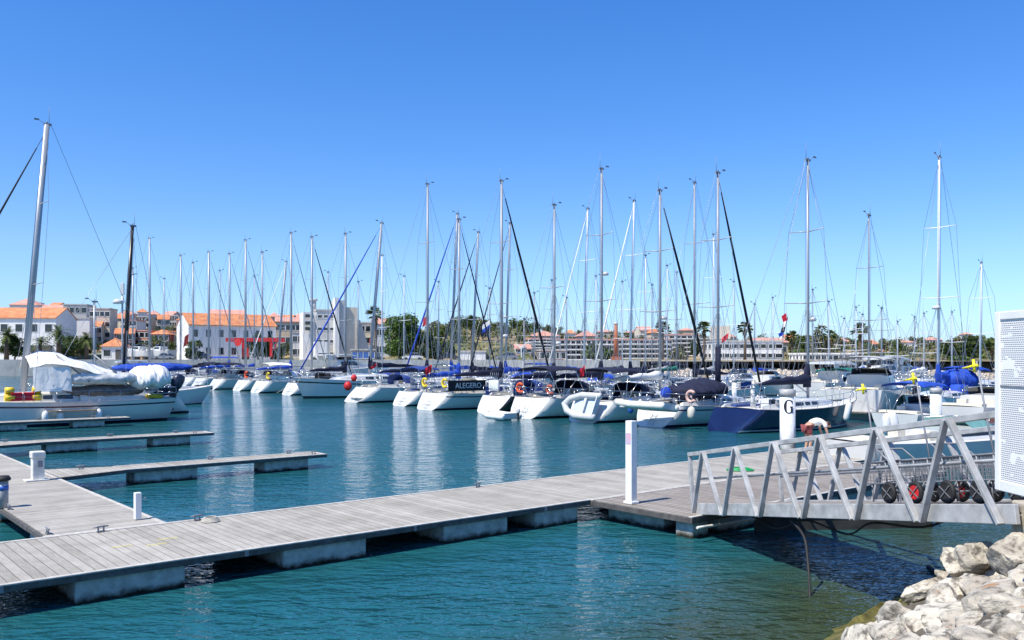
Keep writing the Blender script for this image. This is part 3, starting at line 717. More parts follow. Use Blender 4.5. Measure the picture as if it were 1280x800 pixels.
        if rnd.random() < .45:
            mt_ = rnd.choice((cv_navy, cv_mid, cv_grey, cv_white))
            for sgn in (1, -1):
                mb = MB(); a, b_ = pt(.04, 1.0), pt(.24, 1.0)
                mb.hexa([(a[0], sgn*a[1]*.965, a[2]+.06), (b_[0], sgn*b_[1]*.965, b_[2]+.06), (b_[0], sgn*b_[1]*.965+.02, b_[2]+.06), (a[0], sgn*a[1]*.965+.02, a[2]+.06), (a[0], sgn*a[1]*.965, a[2]+.58), (b_[0], sgn*b_[1]*.965, b_[2]+.58), (b_[0], sgn*b_[1]*.965+.02, b_[2]+.58), (a[0], sgn*a[1]*.965+.02, a[2]+.58)])
                mb.build('spray_dodger', mt_, t)
        mb = MB(); xh = L*.80
        mb.box(xh, xh+.5, -.25, .25, zd(xh)+.05, zd(xh)+.13); mb.build('foredeck_hatch', glass, t)
    # rig -------------------------------------------------------------
    mx = mast_x*L; zm = zd(mx)+hh*.8; tr = math.tan(R(rake)); tl = math.tan(R(lean))
    def mp(z): return (mx-tr*(z-zm), tl*(z-zm), z)
    mb = MB(); zs = [zm-.2, zm+(H-zm)*.5, H-.02]
    mb.tube([mp(z) for z in zs], [mr, mr, mr*.82], 10, ry=mr*.72, ref=(1,0,0))
    mo = mb.build('mast', mast, t)
    mb = MB(); tp = Vector(mp(H)); mb.box(tp.x-.22, tp.x+.16, tp.y-.05, tp.y+.05, H-.06, H+.05)
    mb.tube([tp+Vector((-.1,.04,0)), tp+Vector((-.1,.04,.95))], [.016,.007], 5); mb.tube([tp+Vector((.1,-.04,.02)), tp+Vector((.42,-.04,.20))], .012, 5)
    mb.box(tp.x+.36, tp.x+.62, tp.y-.05, tp.y-.03, H+.16, H+.25); mb.ball(tp+Vector((0,0,.12)), .05, n=6, m=4)
    mb.build('masthead_fitting', galv_d, mo)
    tips = []
    hs = {1: (.55,), 2: (.40, .70), 3: (.30, .54, .77)}[spre]
    for i, q in enumerate(hs):
        z = zm+(H-zm)*q; sl_ = (B*.36)*(1-.18*i); c = Vector(mp(z)); row = []
        for sgn in (1, -1):
            e = c+Vector((-.25*sl_*.6, sgn*sl_, .06)); mb = MB(); mb.tube([c, e], [.034,.022], 6, ry=.022); mb.build('spreader', mast, mo); row.append(e)
        tips.append(row)
    mb = MB(); rw = .013 if not far else .016
    for k, sgn in enumerate((1, -1)):
        ch = Vector((mx-.15, sgn*hb(mast_x)*.95, zd(mx)))
        seq = [ch]+[r[k] for r in tips]+[Vector(mp(H-.1 if frac >= 1 else zm+(H-zm)*frac))]
        for a, b_ in zip(seq, seq[1:]): mb.tube([a, b_], rw, 3, cap=False)
        mb.tube([ch+Vector((-.35,0,0)), Vector(mp(zm+(H-zm)*hs[0]-.1))], rw, 3, cap=False); mb.tube([ch+Vector((.45,0,0)), Vector(mp(zm+(H-zm)*hs[0]-.1))], rw, 3, cap=False)
        if backstays == 2: mb.tube([Vector((scoop*.9+.1, sgn*hb(0)*.8, F)), Vector(mp(H))+Vector((-.2,0,0))], rw, 3, cap=False)
    if backstays == 1: mb.tube([Vector((scoop*.9+.1, 0, F)), Vector(mp(H))+Vector((-.2,0,0))], rw, 3, cap=False)
    mb.tube([Vector(mp(zm+(H-zm)*.93))+Vector((-.14,.05,0)), Vector(mp(zm+.9))+Vector((-.14,.05,0))], rw*.9, 3, cap=False)
    mb.build('rigging_wire', wire, t)
    bow = Vector((L-.25, 0, zd(L)+.12)); top = Vector(mp(zm+(H-zm)*(.985*frac)))
    mb = MB()
    if furl:
        a = lerp(bow, top, .03); b_ = lerp(bow, top, .93); mb.tube([a, lerp(bow, top, .3), lerp(bow, top, .7), b_], [furl_r*.9, furl_r*1.15, furl_r*.85, furl_r*.45], 8)
        mb.tube([bow, top], .014, 4); mb.ball(lerp(bow, top, .015), .09, .09, .07)
        mb.build('furled_headsail', furl, t)
    else:
        mb.tube([bow, top], rw, 4); mb.build('forestay', wire, t)
    # boom
    zb_ = zm+.85; b0 = Vector(mp(zb_)); b1 = b0+Vector((-L*.36, 0, boomtilt)); mb = MB(); mb.tube([b0, b1], .06, 8); mb.tube([b0+Vector((-.05,0,-.55)), b0+Vector((-1.1,0,-.02))], .03, 6); mb.build('boom', mast, t)
    if cover:
        rings2 = []
        for i in range(13):
            q = i/12; c = b0+(b1-b0)*(q*1.0); hgt = (.40*max(0,1-q)**.7+.13)*(1+.12*math.sin(q*19)); wd = .15*(1-q)+.085
            z0 = c.z-.10; rings2.append([(c.x, wd*math.cos(a)*1.0, z0+hgt*(.5+.5*math.sin(a))) for a in [2*math.pi*k/10 for k in range(10)]])
        mb = MB(); mb.loft(rings2, 0, True, True)
        if collar and not far: mb.loft([[(b0.x+dx*wk2, sy*wk2, z) for (dx, sy) in ((.16,.0),(.05,.14),(-.30,.06),(-.30,-.06),(.05,-.14))] for (z, wk2) in ((b0.z-.25,1.1),(b0.z+.25,1.05),(b0.z+.6,.85),(b0.z+.95,.6))], 0, True, True)
        mb.build('sail_cover', cover, t)
    # canvas
    def arch_ring(x, wdt, z0, hgt, n=9, e=.6): return [(x, wdt*math.copysign(abs(math.cos(math.pi*k/(n-1)))**e, math.cos(math.pi*k/(n-1))), z0+hgt*abs(math.sin(math.pi*k/(n-1)))**e) for k in range(n)]
    if hood:
        zc2 = zd(x0)+.25; mb = MB()
        rr_ = [arch_ring(x0-.55, B*.31, zc2, .85), arch_ring(x0+.1, B*.30, zc2, .80), arch_ring(x0+.7, B*.27, zc2+.1, .45), arch_ring(x0+1.0, B*.24, zc2+.12, .12)]
        mb.loft(rr_, 0, True, False, False); inner = [[(p[0], p[1]*.975, p[2]-.02) for p in r] for r in rr_]; mb.loft(inner, 0, True, False, False)
        h = mb.build('sprayhood', hood, t)
        for sgn in (1, -1):
          mb = MB(); mb.hexa([(x0+.12, sgn*B*.302, zc2+.18), (x0+.55, sgn*B*.285, zc2+.18), (x0+.5, sgn*B*.285, zc2+.42), (x0+.12, sgn*B*.302, zc2+.55),
                                     (x0+.12, sgn*B*.295, zc2+.18), (x0+.55, sgn*B*.275, zc2+.18), (x0+.5, sgn*B*.275, zc2+.42), (x0+.12, sgn*B*.295, zc2+.55)])
          mb.build('clear_panel', vinyl, h)
    if bimini:
        xb0, xb1 = scoop*.7+L*.03, x0-.75; zt = zc+1.75; mb = MB(); rr_ = []
        for i in range(5):
            q = i/4; rr_.append(arch_ring(xb0+(xb1-xb0)*q, B*.36, zt-.12+.10*math.sin(math.pi*q), .24, 9, .8))
        mb.loft(rr_, 0, True, False, False); mb.loft([[(p[0], p[1]*.99, p[2]-.025) for p in r] for r in rr_], 0, True, False, False)
        bm_ = mb.build('bimini', bimini, t); mb = MB()
        for sgn in (1, -1):
            for (xa, xc) in ((xb0, xb0+.9), (xb1, xb0+1.1), ((xb0+xb1)/2, xb0+1.0)): mb.tube([(xa, sgn*B*.36, zt-.12), (xc, sgn*B*.38, zc+.1)], .016, 5)
        mb.build('bimini_frame', steel, bm_)
    if arch:
        mb = MB(); xa = scoop+.25
        for dx in (0, .45): mb.tube([(xa+dx, B*.37, zc), (xa-.1+dx, B*.35, zc+1.9), (xa-.1+dx, 0, zc+2.05), (xa-.1+dx, -B*.35, zc+1.9), (xa+dx, -B*.37, zc)], .028, 6)
        mb.box(xa-.35, xa+.45, -.75, .75, zc+2.1, zc+2.14); mb.build('stern_arch', steel, t)
    if windgen:
        mb = MB(); xa = scoop+.3; mb.tube([(xa, B*.3, zc), (xa, B*.3, zc+3.0)], .025, 6); hub = Vector((xa-.15, B*.3, zc+3.05)); mb.tube([hub, hub+Vector((.4,0,0))], [.09,.05], 8)
        for k in range(3):
            a = k*2*math.pi/3+.5; mb.bar(hub, hub+Vector((0, .58*math.cos(a), .58*math.sin(a))), .07, .015, up=(1,0,0))
        mb.build('wind_generator', gel, t)
    if radar:
        c = Vector(mp(radar))+Vector((.30, 0, 0)); mb = MB(); mb.tube([c-Vector((0,0,.1)), c, c+Vector((0,0,.12))], [.22,.26,.18], 12); mb.bar(c-Vector((.3,0,.08)), c, .08, .04); mb.build('radar_dome', gel, mo)
    # mooring lines from the stern and bow
    if not far:
        mb = MB()
        for sgn in (1, -1):
            a = Vector((L-.4, sgn*.3, zd(L))); b_ = Vector((L+1.0, sgn*1.3, .5)); mid = (a+b_)/2-Vector((0,0,.15)); mb.tube([a, mid, b_], .018, 4)
        mb.build('mooring_line', cv_cream, t)
    # rails
    hr = .60
    st_t = [.0, .10, .22, .34, .46, .58, .70, .80]
    for sgn in (1, -1):
        mb = MB(); P = []
        for q in st_t:
            p = Vector(pt(q, 1.0)); p.y *= sgn*.96; P.append(p); mb.tube([p, p+Vector((0,0,hr))], .014, 4)
        for hgt in (hr, hr*.5):
            for a, b_ in zip(P, P[1:]): mb.tube([a+Vector((0,0,hgt)), b_+Vector((0,0,hgt))], .009 if hgt < hr else .011, 3, cap=False)
        mb.build('lifeline', steel, t)
    mb = MB()
    for hgt in (hr+.03, hr*.5):
        c = [Vector(pt(.12, 1.0)), Vector(pt(.0, 1.0)), ]; mb.tube([c[0]*1+Vector((0,0,hgt)), c[1]+Vector((0,-.05,hgt)), Vector((c[1].x, c[1].y*.35, c[1].z+hgt))], .017, 5)
        d = [Vector((p.x, -p.y, p.z)) for p in c]; mb.tube([d[0]+Vector((0,0,hgt)), d[1]+Vector((0,.05,hgt)), Vector((d[1].x, d[1].y*.35, d[1].z+hgt))], .017, 5)
    mb.build('pushpit', steel, t)
    mb = MB(); a = Vector(pt(.80,1.0)); b_ = Vector(pt(.93,1.0)); e = Vector((L-.05, 0, zd(L)+hr+.15))
    for sgn in (1, -1):
        a2 = Vector((a.x, a.y*sgn*.95, a.z+hr)); b2 = Vector((b_.x, b_.y*sgn, b_.z+hr+.05)); mb.tube([a2, b2, e], .017, 5); mb.tube([b2, b2-Vector((0,0,hr))], .015, 5); mb.tube([(L-.5, sgn*.1, zd(L)), e], .015, 4)
    mb.build('pulpit', steel, t)
    t['_geo'] = 0; del t['_geo']
    return t

def bpos(t, p):
    a = t.rotation_euler.z; c, s = math.cos(a), math.sin(a); return (t.location.x+c*p[0]-s*p[1], t.location.y+s*p[0]+c*p[1], p[2])
def moored(b, d, px, ytop, label, rot=None, base_h=None, **kw):
    """yacht on the berth line b; d=+1 bow up-grid, -1 bow toward us; its mast stands at the pixel column px with its top at ytop"""
    L = kw.get('L', 11); mxl = kw.get('mast_x', .56)*L
    a = grid_a(px, b); X, Y = gw(a, b); H = wz(ytop, Y)
    a_st = a-d*mxl; x, y = gw(a_st, b)
    rz = GA if d > 0 else GA+math.pi
    rz += R(rot or 0)
    return sailboat((x, y), rz, label, H=H, **kw)

# small gear as things of their own
def fender(p, label, mat=None, L=.7, r=.13, tilt=0):
    t = thing('fender', label, 'fender', p, 0); mb = MB()
    mb.tube([(0,0,-L/2),(0,0,-L/2+.08),(0,0,-L/2+.2),(0,0,L/2-.2),(0,0,L/2-.08),(0,0,L/2)], [.03,r*.75,r,r,r*.75,.03], 10); b = mb.build('fender_body', mat or fendw, t)
    mb = MB(); mb.tube([(0,0,L/2),(0.03,0,L/2+.5)], .01, 4); mb.build('lanyard', wire, t); t.rotation_euler = (0, tilt, 0); return t
def lifebuoy(p, rz, label, mat=None, r=.27):
    mb = MB(); mb.torus((0,0,0), (1,0,0), r, .085, 16, 8, 0, R(-230), R(50)); mb.box(-.02,.02,-.05,.05,-.05,.05)
    o = mb.build('lifebuoy', mat or orange, None, p, rz); return tag(o, label, 'lifebuoy')
def ballbuoy(p, label, mat, r=.26):
    t = thing('ball_fender', label, 'fender', p); mb = MB(); mb.ball((0,0,0), r, r, r*1.15, 12, 8); mb.build('fender_body', mat, t); mb = MB(); mb.tube([(0,0,r),(0,0,r+.45)], .012, 4); mb.build('lanyard', wire, t); return t
def flag(p, rz, label, mats, w=.75, h=.5, pole=1.3, droop=.5):
    t = thing('flag', label, 'flag', p, rz); mb = MB(); mb.tube([(0,0,0),(-.25,0,pole)], .014, 5); mb.build('flag_pole', galv_d, t)
    n = 8; mb = MB()
    for s_ in range(len(mats)):
        f0, f1 = s_/len(mats), (s_+1)/len(mats)
        for i in range(n):
            def q(u, v): return (-.24-w*u*(1-droop*.5), .07*math.sin(u*9+v*2), pole-.05-h*v-droop*w*u*.8)
            mb.poly([q(i/n,f0), q((i+1)/n,f0), q((i+1)/n,f1), q(i/n,f1)], s_)
            mb.poly([tuple(c+(.006 if k == 1 else 0) for k, c in enumerate(q(*uv))) for uv in ((i/n,f1),((i+1)/n,f1),((i+1)/n,f0),(i/n,f0))], s_)
    mb.build('flag_cloth', mats, t); return t
def dinghy(p, rz, label, tilt=0, mat=None, L=2.6, floor=None, name='inflatable_dinghy'):
    t = thing(name, label, 'dinghy', p, rz); t.rotation_euler = (tilt, 0, rz); mat = mat or hypalw; W = .62
    mb = MB(); mb.tube([(0,-W,.0),(.1,-W,0),(L*.6,-W,.02),(L*.88,-W*.6,.10),(L,0,.16),(L*.88,W*.6,.10),(L*.6,W,.02),(.1,W,0),(0,W,0)], [.08]+[.19]*7+[.08], 10); mb.build('buoyancy_tube', mat, t)
    mb = MB(); mb.box(.12, L*.8, -W, W, -.14, -.08); mb.build('floor', floor or hypal, t)
    mb = MB(); mb.box(.10,.16,-W,W,-.12,.2); mb.build('transom', gel, t)
    mb = MB(); mb.box(L*.38, L*.38+.2, -W, W, .05, .09); mb.build('thwart', hypal, t); return t
def outboard(p, rz, label, up=0, s=1.0, cap=None):
    t = thing('outboard_motor', label, 'outboard motor', p, rz); t.rotation_euler = (0, up, rz); t.scale = (s,s,s)
    rr_ = [[(c[0]+x, c[1], z) for c in [(.20*math.cos(k*math.pi/5)*w, .14*math.sin(k*math.pi/5)*w) for k in range(10)]] for (z, w, x) in ((.05,.8,0),(.15,1,0),(.38,1.0,-.02),(.48,.8,-.03),(.52,.3,-.03))]
    mb = MB(); mb.loft(rr_, 0, True, True); mb.build('cowling', cap or rubber, t)
    mb = MB(); mb.hexa([(-.08,-.05,-.75),(.06,-.05,-.75),(.06,.05,-.75),(-.08,.05,-.75),(-.12,-.07,.06),(.1,-.07,.06),(.1,.07,.06),(-.12,.07,.06)]); mb.build('leg', rubber, t)
    mb = MB()
    for k in range(3): a = k*2.094; mb.bar((-.14,0,-.66), (-.14,.13*math.cos(a),-.66+.13*math.sin(a)), .07, .012, up=(1,0,0))
    mb.tube([(-.02,0,-.66),(-.2,0,-.66)], .04, 8); mb.build('propeller', galv_d, t); return t

def motorboat(loc, rz, label, L=7, B=2.6, F=1.0, hull=None, cove=None, top=None, fly=False, canopy=None, group='motor boats moored in the marina', screen=None, cabin=.6, seats=True, name='motor_boat'):
    hull = hull or gel; cove = cove or hull
    t = thing(name, label, 'motor boat', (loc[0], loc[1], 0), rz, group)
    fr, pt, hb, sheerz, rings = hull_shape(L, B, F, stern_w=.88, scoop=-.1, rake=.9, flare=.42, sheer=.28)
    n = len(rings[0]); half = n//2; names = fr[::-1]; rowm = [0]*n
    for k in range(half-1):
        f0, f1 = names[k], names[k+1]; mi = 1 if f0 <= .86 and f1 >= .44 else 0
        if f0 <= .06: mi = 2
        rowm[k] = mi; rowm[n-2-k] = mi
    rowm[half-1] = 2
    mb = MB(); idx = [mb.add(r) for r in rings]
    for j in range(len(rings)-1):
        for k in range(n-1): mb.face((idx[j]+k, idx[j+1]+k, idx[j+1]+k+1, idx[j]+k+1), rowm[k], True)
    mb.face([idx[0]+k for k in range(n)], 0); mb.build('hull', [hull, cove, antif], t)
    mb = MB(); prev = None
    for r in rings:
        p, s = r[0], r[-1]; z = p[2]; i = mb.add([(p[0], p[1]*.99, z), (p[0], p[1]*.5, z+.04), (p[0], 0, z+.05), (s[0], s[1]*.5, z+.04), (s[0], s[1]*.99, z)])
        if prev is not None:
            for k in range(4): mb.face((prev+k, prev+k+1, i+k+1, i+k), 0, True)
        prev = i
    mb.build('deck', deckm, t)
    zd = lambda q: sheerz(q)
    h = cabin
    sec = []
    for (q, wk_, hk) in ((.30,.76,1.0),(.34,.78,1.0),(.50,.74,1.0),(.62,.62,.55),(.74,.45,.32),(.84,.22,.1)):
        z = zd(q)+.02; w_ = B/2*wk_; sec.append([(q*L, w_, z), (q*L, w_*.86, z+h*hk*.92), (q*L, w_*.6, z+h*hk), (q*L, -w_*.6, z+h*hk), (q*L, -w_*.86, z+h*hk*.92), (q*L, -w_, z)])
    mb = MB(); mb.loft(sec, 0, False, True); cb = mb.build('cabin', gel, t)
    for sgn in (1, -1):
        mb = MB(); k0, k1 = (0, 1) if sgn > 0 else (5, 4)
        def side(i, v, o): p = lerp(sec[i][k0], sec[i][k1], v); return (p[0], p[1]+sgn*o, p[2])
        q = [side(1,.40,.012), side(2,.40,.012), side(3,.35,.012), side(2,.86,.012), side(1,.86,.012)]
        i = mb.add(q); mb.face(range(i, i+5)); j = mb.add([(p[0], p[1]-sgn*.02, p[2]) for p in q]); mb.face(range(j, j+5)[::-1])
        mb.build('window', glass, cb)
    # windscreen
    mb = MB(); z0 = zd(.5)+h*1.0; ws = B*.32; sm = screen or glass
    pts = [(.58*L, 0, z0-.12), (.55*L, ws*.8, z0-.1), (.42*L, ws*1.08, z0-.03)]; tops = [(.50*L, 0, z0+.36), (.48*L, ws*.7, z0+.36), (.38*L, ws*.95, z0+.32)]
    for sgn in (1, -1):
        for k in range(2):
            f_ = lambda p: (p[0], sgn*p[1], p[2]); a, b_, c, d = f_(pts[k]), f_(pts[k+1]), f_(tops[k+1]), f_(tops[k])
            mb.hexa([a,b_,c,d]+[(p[0]-.02, p[1], p[2]-.005) for p in (a,b_,c,d)])
    mb.build('windscreen', sm, t)
    mb = MB(); allp = [(p[0], -p[1], p[2]) for p in tops[::-1]]+tops[1:]; mb.tube(allp, .018, 5); mb.build('screen_frame', steel, t)
    if fly:
        mb = MB(); zf = zd(.4)+h; s2 = []
        for (q, wk_, z1) in ((.16,.70,.75),(.2,.72,.8),(.40,.70,.85),(.50,.58,.72),(.56,.5,.62)): s2.append([(q*L, B/2*wk_, zf+z1-.15), (q*L, B/2*wk_*.95, zf+z1), (q*L, -B/2*wk_*.95, zf+z1), (q*L, -B/2*wk_, zf+z1-.15)])
        mb.loft(s2, 0, False, True)
        for sgn in (1,-1): mb.hexa([(.2*L, sgn*B*.34, zf-.1), (.26*L, sgn*B*.34, zf-.1), (.26*L, sgn*B*.31, zf-.1), (.2*L, sgn*B*.31, zf-.1), (.17*L, sgn*B*.34, zf+.7), (.23*L, sgn*B*.34, zf+.7), (.23*L, sgn*B*.31, zf+.7), (.17*L, sgn*B*.31, zf+.7)])
        mb.build('flybridge', gel, t)
    if canopy:
        zt = zd(.3)+h+1.05; mb = MB(); rr_ = []
        for i in range(5): q = i/4; rr_.append([(L*(.08+.34*q), B*.40*math.cos(math.pi*k/8), zt-.15+.06*math.sin(math.pi*q)+.2*math.sin(math.pi*k/8)) for k in range(9)])
        mb.loft(rr_, 0, True, False, False); mb.loft([[(p[0], p[1]*.99, p[2]-.03) for p in r] for r in rr_], 0, True, False, False); c = mb.build('awning', canopy, t)
        mb = MB()
        for sgn in (1, -1):
            for q in (.1, .4): mb.tube([(L*q, sgn*B*.39, zt-.14), (L*.25, sgn*B*.44, zd(.25))], .016, 5)
        mb.build('awning_frame', steel, c)
    if seats:
        for sgn in (.24, -.24):
            mb = MB(); mb.box(L*.24, L*.27, (sgn-.08)*B, (sgn+.08)*B, zd(.2), zd(.2)+.32); mb.build('seat', cv_cream, t)
        mb = MB(); mb.box(L*.03, L*.09, -B*.36, B*.36, zd(.05), zd(.05)+.14); mb.build('stern_bench', cv_cream, t)
    mb = MB()
    for sgn in (1, -1):
        P = [Vector(pt(q, 1.0)) for q in (.45,.58,.70,.82,.93)]
        P = [Vector((p.x, p.y*sgn*.94, p.z)) for p in P]
        for p in P: mb.tube([p, p+Vector((0,0,.42))], .012, 4)
        mb.tube([p+Vector((0,0,.42)) for p in P]+[Vector((L, 0, zd(1)+.45))], .015, 5)
    mb.build('bow_rail', steel, t)
    return t

# ---- front row, sterns toward us
S = {}
S['navy'] = moored(26.2, 1, 996, 203, 'navy blue hulled sailing yacht beside the pile marked G', L=10.6, mast_x=.61, B=3.7, F=1.12, hull=gel_navy, boot=gel, cover=cv_navy, hood=None, spre=2, radar=5.6, mr=.105, scoop=1.1, backstays=2, rot=-6, step=False)
S['rib'] = moored(30.7, 1, 897.5, 216, 'white sailing yacht carrying a cream inflatable on its stern, mast foot sleeved in navy', L=10.2, B=3.5, F=1.1, cove=gel_navy, hood=cv_navy, furl=cv_black, furl_r=.07, spre=2, mr=.12, scoop=.7, boot=gel_navy, windgen=False)
S['swim'] = moored(35.2, 1, 825, 238, 'white sailing yacht with a navy bimini and a grey dinghy lashed across its transom', L=11.8, B=3.9, F=1.15, bimini=cv_navy, hood=cv_navy, furl=cv_black, furl_r=.08, cover=cv_white, radar=6.0, mr=.12, collar=False)
S['cat'] = moored(40.0, 1, 752, 211, 'white sailing yacht under a broad dark blue bimini with an orange lifebuoy at the stern', L=12.2, B=4.0, F=1.2, bimini=cv_navy, hood=cv_navy, cover=cv_navy, radar=9, mr=.12, windgen=True, boot=gel_black)
S['black'] = moored(45.0, 1, 693, 256, 'white sterned sailing yacht with black hull sides and a white fender rack', L=10.8, B=3.6, F=1.1, hull=gel_black, transom=gel, step=False, hood=cv_mid, cover=cv_navy, radar=4.6, mr=.11, spre=1)
S['name'] = moored(50.5, 1, 627, 226, 'white sailing yacht with a black name banner on its rail and yellow lifebuoys', L=12.2, B=3.8, F=1.15, cove=gel_navy, cover=cv_navy, hood=cv_white, furl=cv_black, furl_r=.085, mr=.14, radar=5.2, arch=True)
S['mid'] = moored(56.0, 1, 574, 274, 'white sailing yacht half hidden behind the one with the name banner, dark headsail', L=10, B=3.4, F=1.05, cover=cv_blue, bimini=cv_mid, furl=cv_navy, mr=.12)
S['scoop'] = moored(62.6, 1, 534.5, 230, 'white sailing yacht with a long rounded white stern and a red ball fender beside it', L=13.4, B=4.1, F=1.2, cover=cv_navy, hood=cv_mid, mr=.13, radar=None, scoop=1.5)
S['bow'] = moored(71.5, -1, 461, 277, 'white decked yacht with black topsides moored bow out, blue furled headsail', L=15, B=4.2, F=1.5, hull=gel, cove=gel_black, furl=cv_blue, furl_r=.075, mr=.17, rake=5.5, mast_x=.50, boot=gel_black, hood=cv_mid, cover=cv_navy)
S['a'] = moored(79, 1, 432, 292, 'white sailing yacht with a tan cockpit cushion, just left of the black sided yacht', L=11.5, cover=cv_navy, hood=cv_black, mr=.14)
S['b'] = moored(86, 1, 390, 296, 'white sailing yacht with a cream cockpit tent and a yellow lifebuoy', L=11.5, B=3.9, F=1.2, hood=cv_white, bimini=cv_white, furl=cv_black, furl_r=.075, mr=.14)
S['c'] = moored(92.5, 1, 364, 291, 'white sailing yacht with an orange lifebuoy, second left of the cream tent', L=11.5, hood=cv_navy, furl=cv_grey, mr=.15, cover=cv_blue)
S['d'] = moored(98.5, 1, 328, 315, 'white sailing yacht with a black rubber dinghy under its stern', L=11, hood=cv_navy, bimini=cv_navy, mr=.13)
S['e'] = moored(104.5, 1, 307, 300, 'white sailing yacht with a navy cockpit cover in the far left of the row', L=11.5, hood=cv_navy, bimini=cv_navy, furl=cv_grey, mr=.15)
S['f'] = moored(111, 1, 287, 317, 'white sailing yacht with a bright blue sail bundle just right of the outboard motor', L=11, hood=cv_mid, cover=cv_blue, furl=cv_grey, mr=.15)
S['g'] = moored(118, 1, 261, 315, 'sailing yacht partly hidden by the outboard motor of the big left yacht', L=11.5, hood=cv_navy, furl=cv_grey, mr=.18, cover=cv_navy)
S['h'] = moored(124, 1, 241.5, 328, 'sailing yacht whose slim mast rises at the left corner of the white gabled warehouse', L=10, mr=.14, far=True)
S['i'] = moored(130, 1, 226, 319, 'sailing yacht whose mast crosses the white gable of the warehouse', L=10, mr=.14, far=True)
S['j'] = moored(137, 1, 187, 298, 'farthest sailing yacht on the left, its grey mast in front of the dark red terraces', L=12, mr=.17, far=True)
S['k'] = moored(143, 1, 166, 335, 'small sailing yacht behind the black masted one, only its slim mast standing clear', L=9, mr=.14, far=True)
# ---- second row, bows toward us
S['w1'] = moored(25.2, -1, 1172.5, 196, 'white masted sailing boat wrapped in royal blue covers behind the white pile', L=10, B=3.4, mast=alu_white, mr=.12, cover=cv_blue, hood=cv_blue, bimini=cv_blue, radar=6.7, rake=.6)
S['w2'] = moored(29.6, -1, 1086, 269, 'white sailing boat with an upright slim mast left of the yellow grip, navy sail', L=9.5, B=3.2, mr=.09, cover=cv_black)
S['w3'] = moored(43.2, -1, 868, 228, 'sailing yacht whose tall grey mast stands between the two black furled headsails', L=11.5, mr=.12, cover=cv_navy)
S['w4'] = moored(50.5, -1, 787, 250, 'sailing yacht with a white mast and white furled headsail right of the brick chimney', L=11, mast=alu_white, furl=cv_white, furl_r=.06, mr=.12, rake=2, cover=cv_navy)
S['w5'] = moored(55.5, -1, 729, 260, 'sailing yacht with a slightly raked white mast before the balconied hotel', L=11, mast=alu_white, furl=cv_white, furl_r=.05, mr=.11, rake=2, hood=cv_blue)
S['w6'] = moored(66, -1, 631, 278, 'sailing yacht whose raked mast hides beside the thick silver mast, blue deck cover', L=11, mr=.13, rake=2.5, furl=cv_navy, hood=cv_blue, cover=cv_blue, radar=7.5)
S['w7'] = moored(71.7, -1, 589, 289, 'sailing yacht with a raked mast and dark headsail before the tan bank', L=11.5, mr=.14, rake=3.5, furl=cv_navy, furl_r=.07, cover=cv_navy)
S['w8'] = moored(75.7, -1, 563, 266, 'sailing yacht with thick royal blue furled headsail in front of the big dark tree', L=14, mr=.16, rake=3, furl=cv_blue, furl_r=.085, cover=cv_blue)
S['w9'] = moored(90, -1, 477.5, 319, 'sailing yacht with a white mast left of the big dark tree', L=10.5, mast=alu_white, mr=.12)
S['w10'] = moored(115, -1, 346, 326, 'far sailing yacht with a raked mast in front of the red boat hoist', L=11, mr=.16, rake=5, furl=cv_white, furl_r=.06, far=True)
# ---- farther yachts that show mainly their masts
def afar(px, Y, ytop, label, d=1, **kw):
    L = kw.get('L', 9); X = wx(px, Y); H = wz(ytop, Y); mxl = .56*L; ang = GA if d > 0 else GA+math.pi
    return sailboat((X-math.cos(ang)*mxl, Y-math.sin(ang)*mxl), ang, label, H=H, far=True, **kw)
afar(612, 98, 360, 'small far yacht with a blue triangular sail cover at its mast', -1, cover=cv_blue, L=9, mr=.10)
afar(668, 100, 366, 'small far yacht with a short mast above the red arcade', L=8, mr=.09)
afar(690, 96, 350, 'far yacht whose short grey mast almost touches the taller silver one beside it', L=9, mr=.10, cover=cv_navy)
afar(807, 92, 319, 'far yacht with a slim white mast right of the chimney', L=10, mast=alu_white, mr=.10, cover=cv_navy)
afar(834, 96, 332, 'far yacht with a thin mast before the cream apartment blocks', L=9, mast=alu_white, mr=.09, cover=cv_grey)
afar(892, 88, 293, 'far yacht whose white mast stands tight left of the navy sleeved mast', L=10, mast=alu_white, mr=.11, cover=cv_grey)
afar(1036, 86, 377, 'small far yacht in front of the long low white building', L=8, mast=alu_white, mr=.08, cover=cv_green)
afar(1070, 90, 384, 'small far yacht with a white mast by the tall palm', L=8.5, mast=alu_white, mr=.08)
afar(1078, 92, 393, 'small far yacht with the shortest mast of the pair by the tall palm', -1, L=8, mast=alu_white, mr=.08, cover=cv_blue)
afar(1102, 78, 385, 'small yacht with a brownish mast right of the upright slim mast', -1, L=8, mr=.10)
afar(1155, 88, 392, 'small white masted yacht in front of the scrub covered hill', L=8.5, mast=alu_white, mr=.08, cover=cv_white)
afar(1225, 80, 328, 'far yacht with a blue hull near the right edge of the harbour', -1, L=10.5, hull=M('hull teal blue',(.03,.12,.20),.3,var=.1), mast=alu_white, mr=.13, cover=cv_black, rake=1.5)
afar(118, 62, 377, 'small boat behind the white tent whose short mast shows beside the palms', -1, L=7.5, mr=.09)

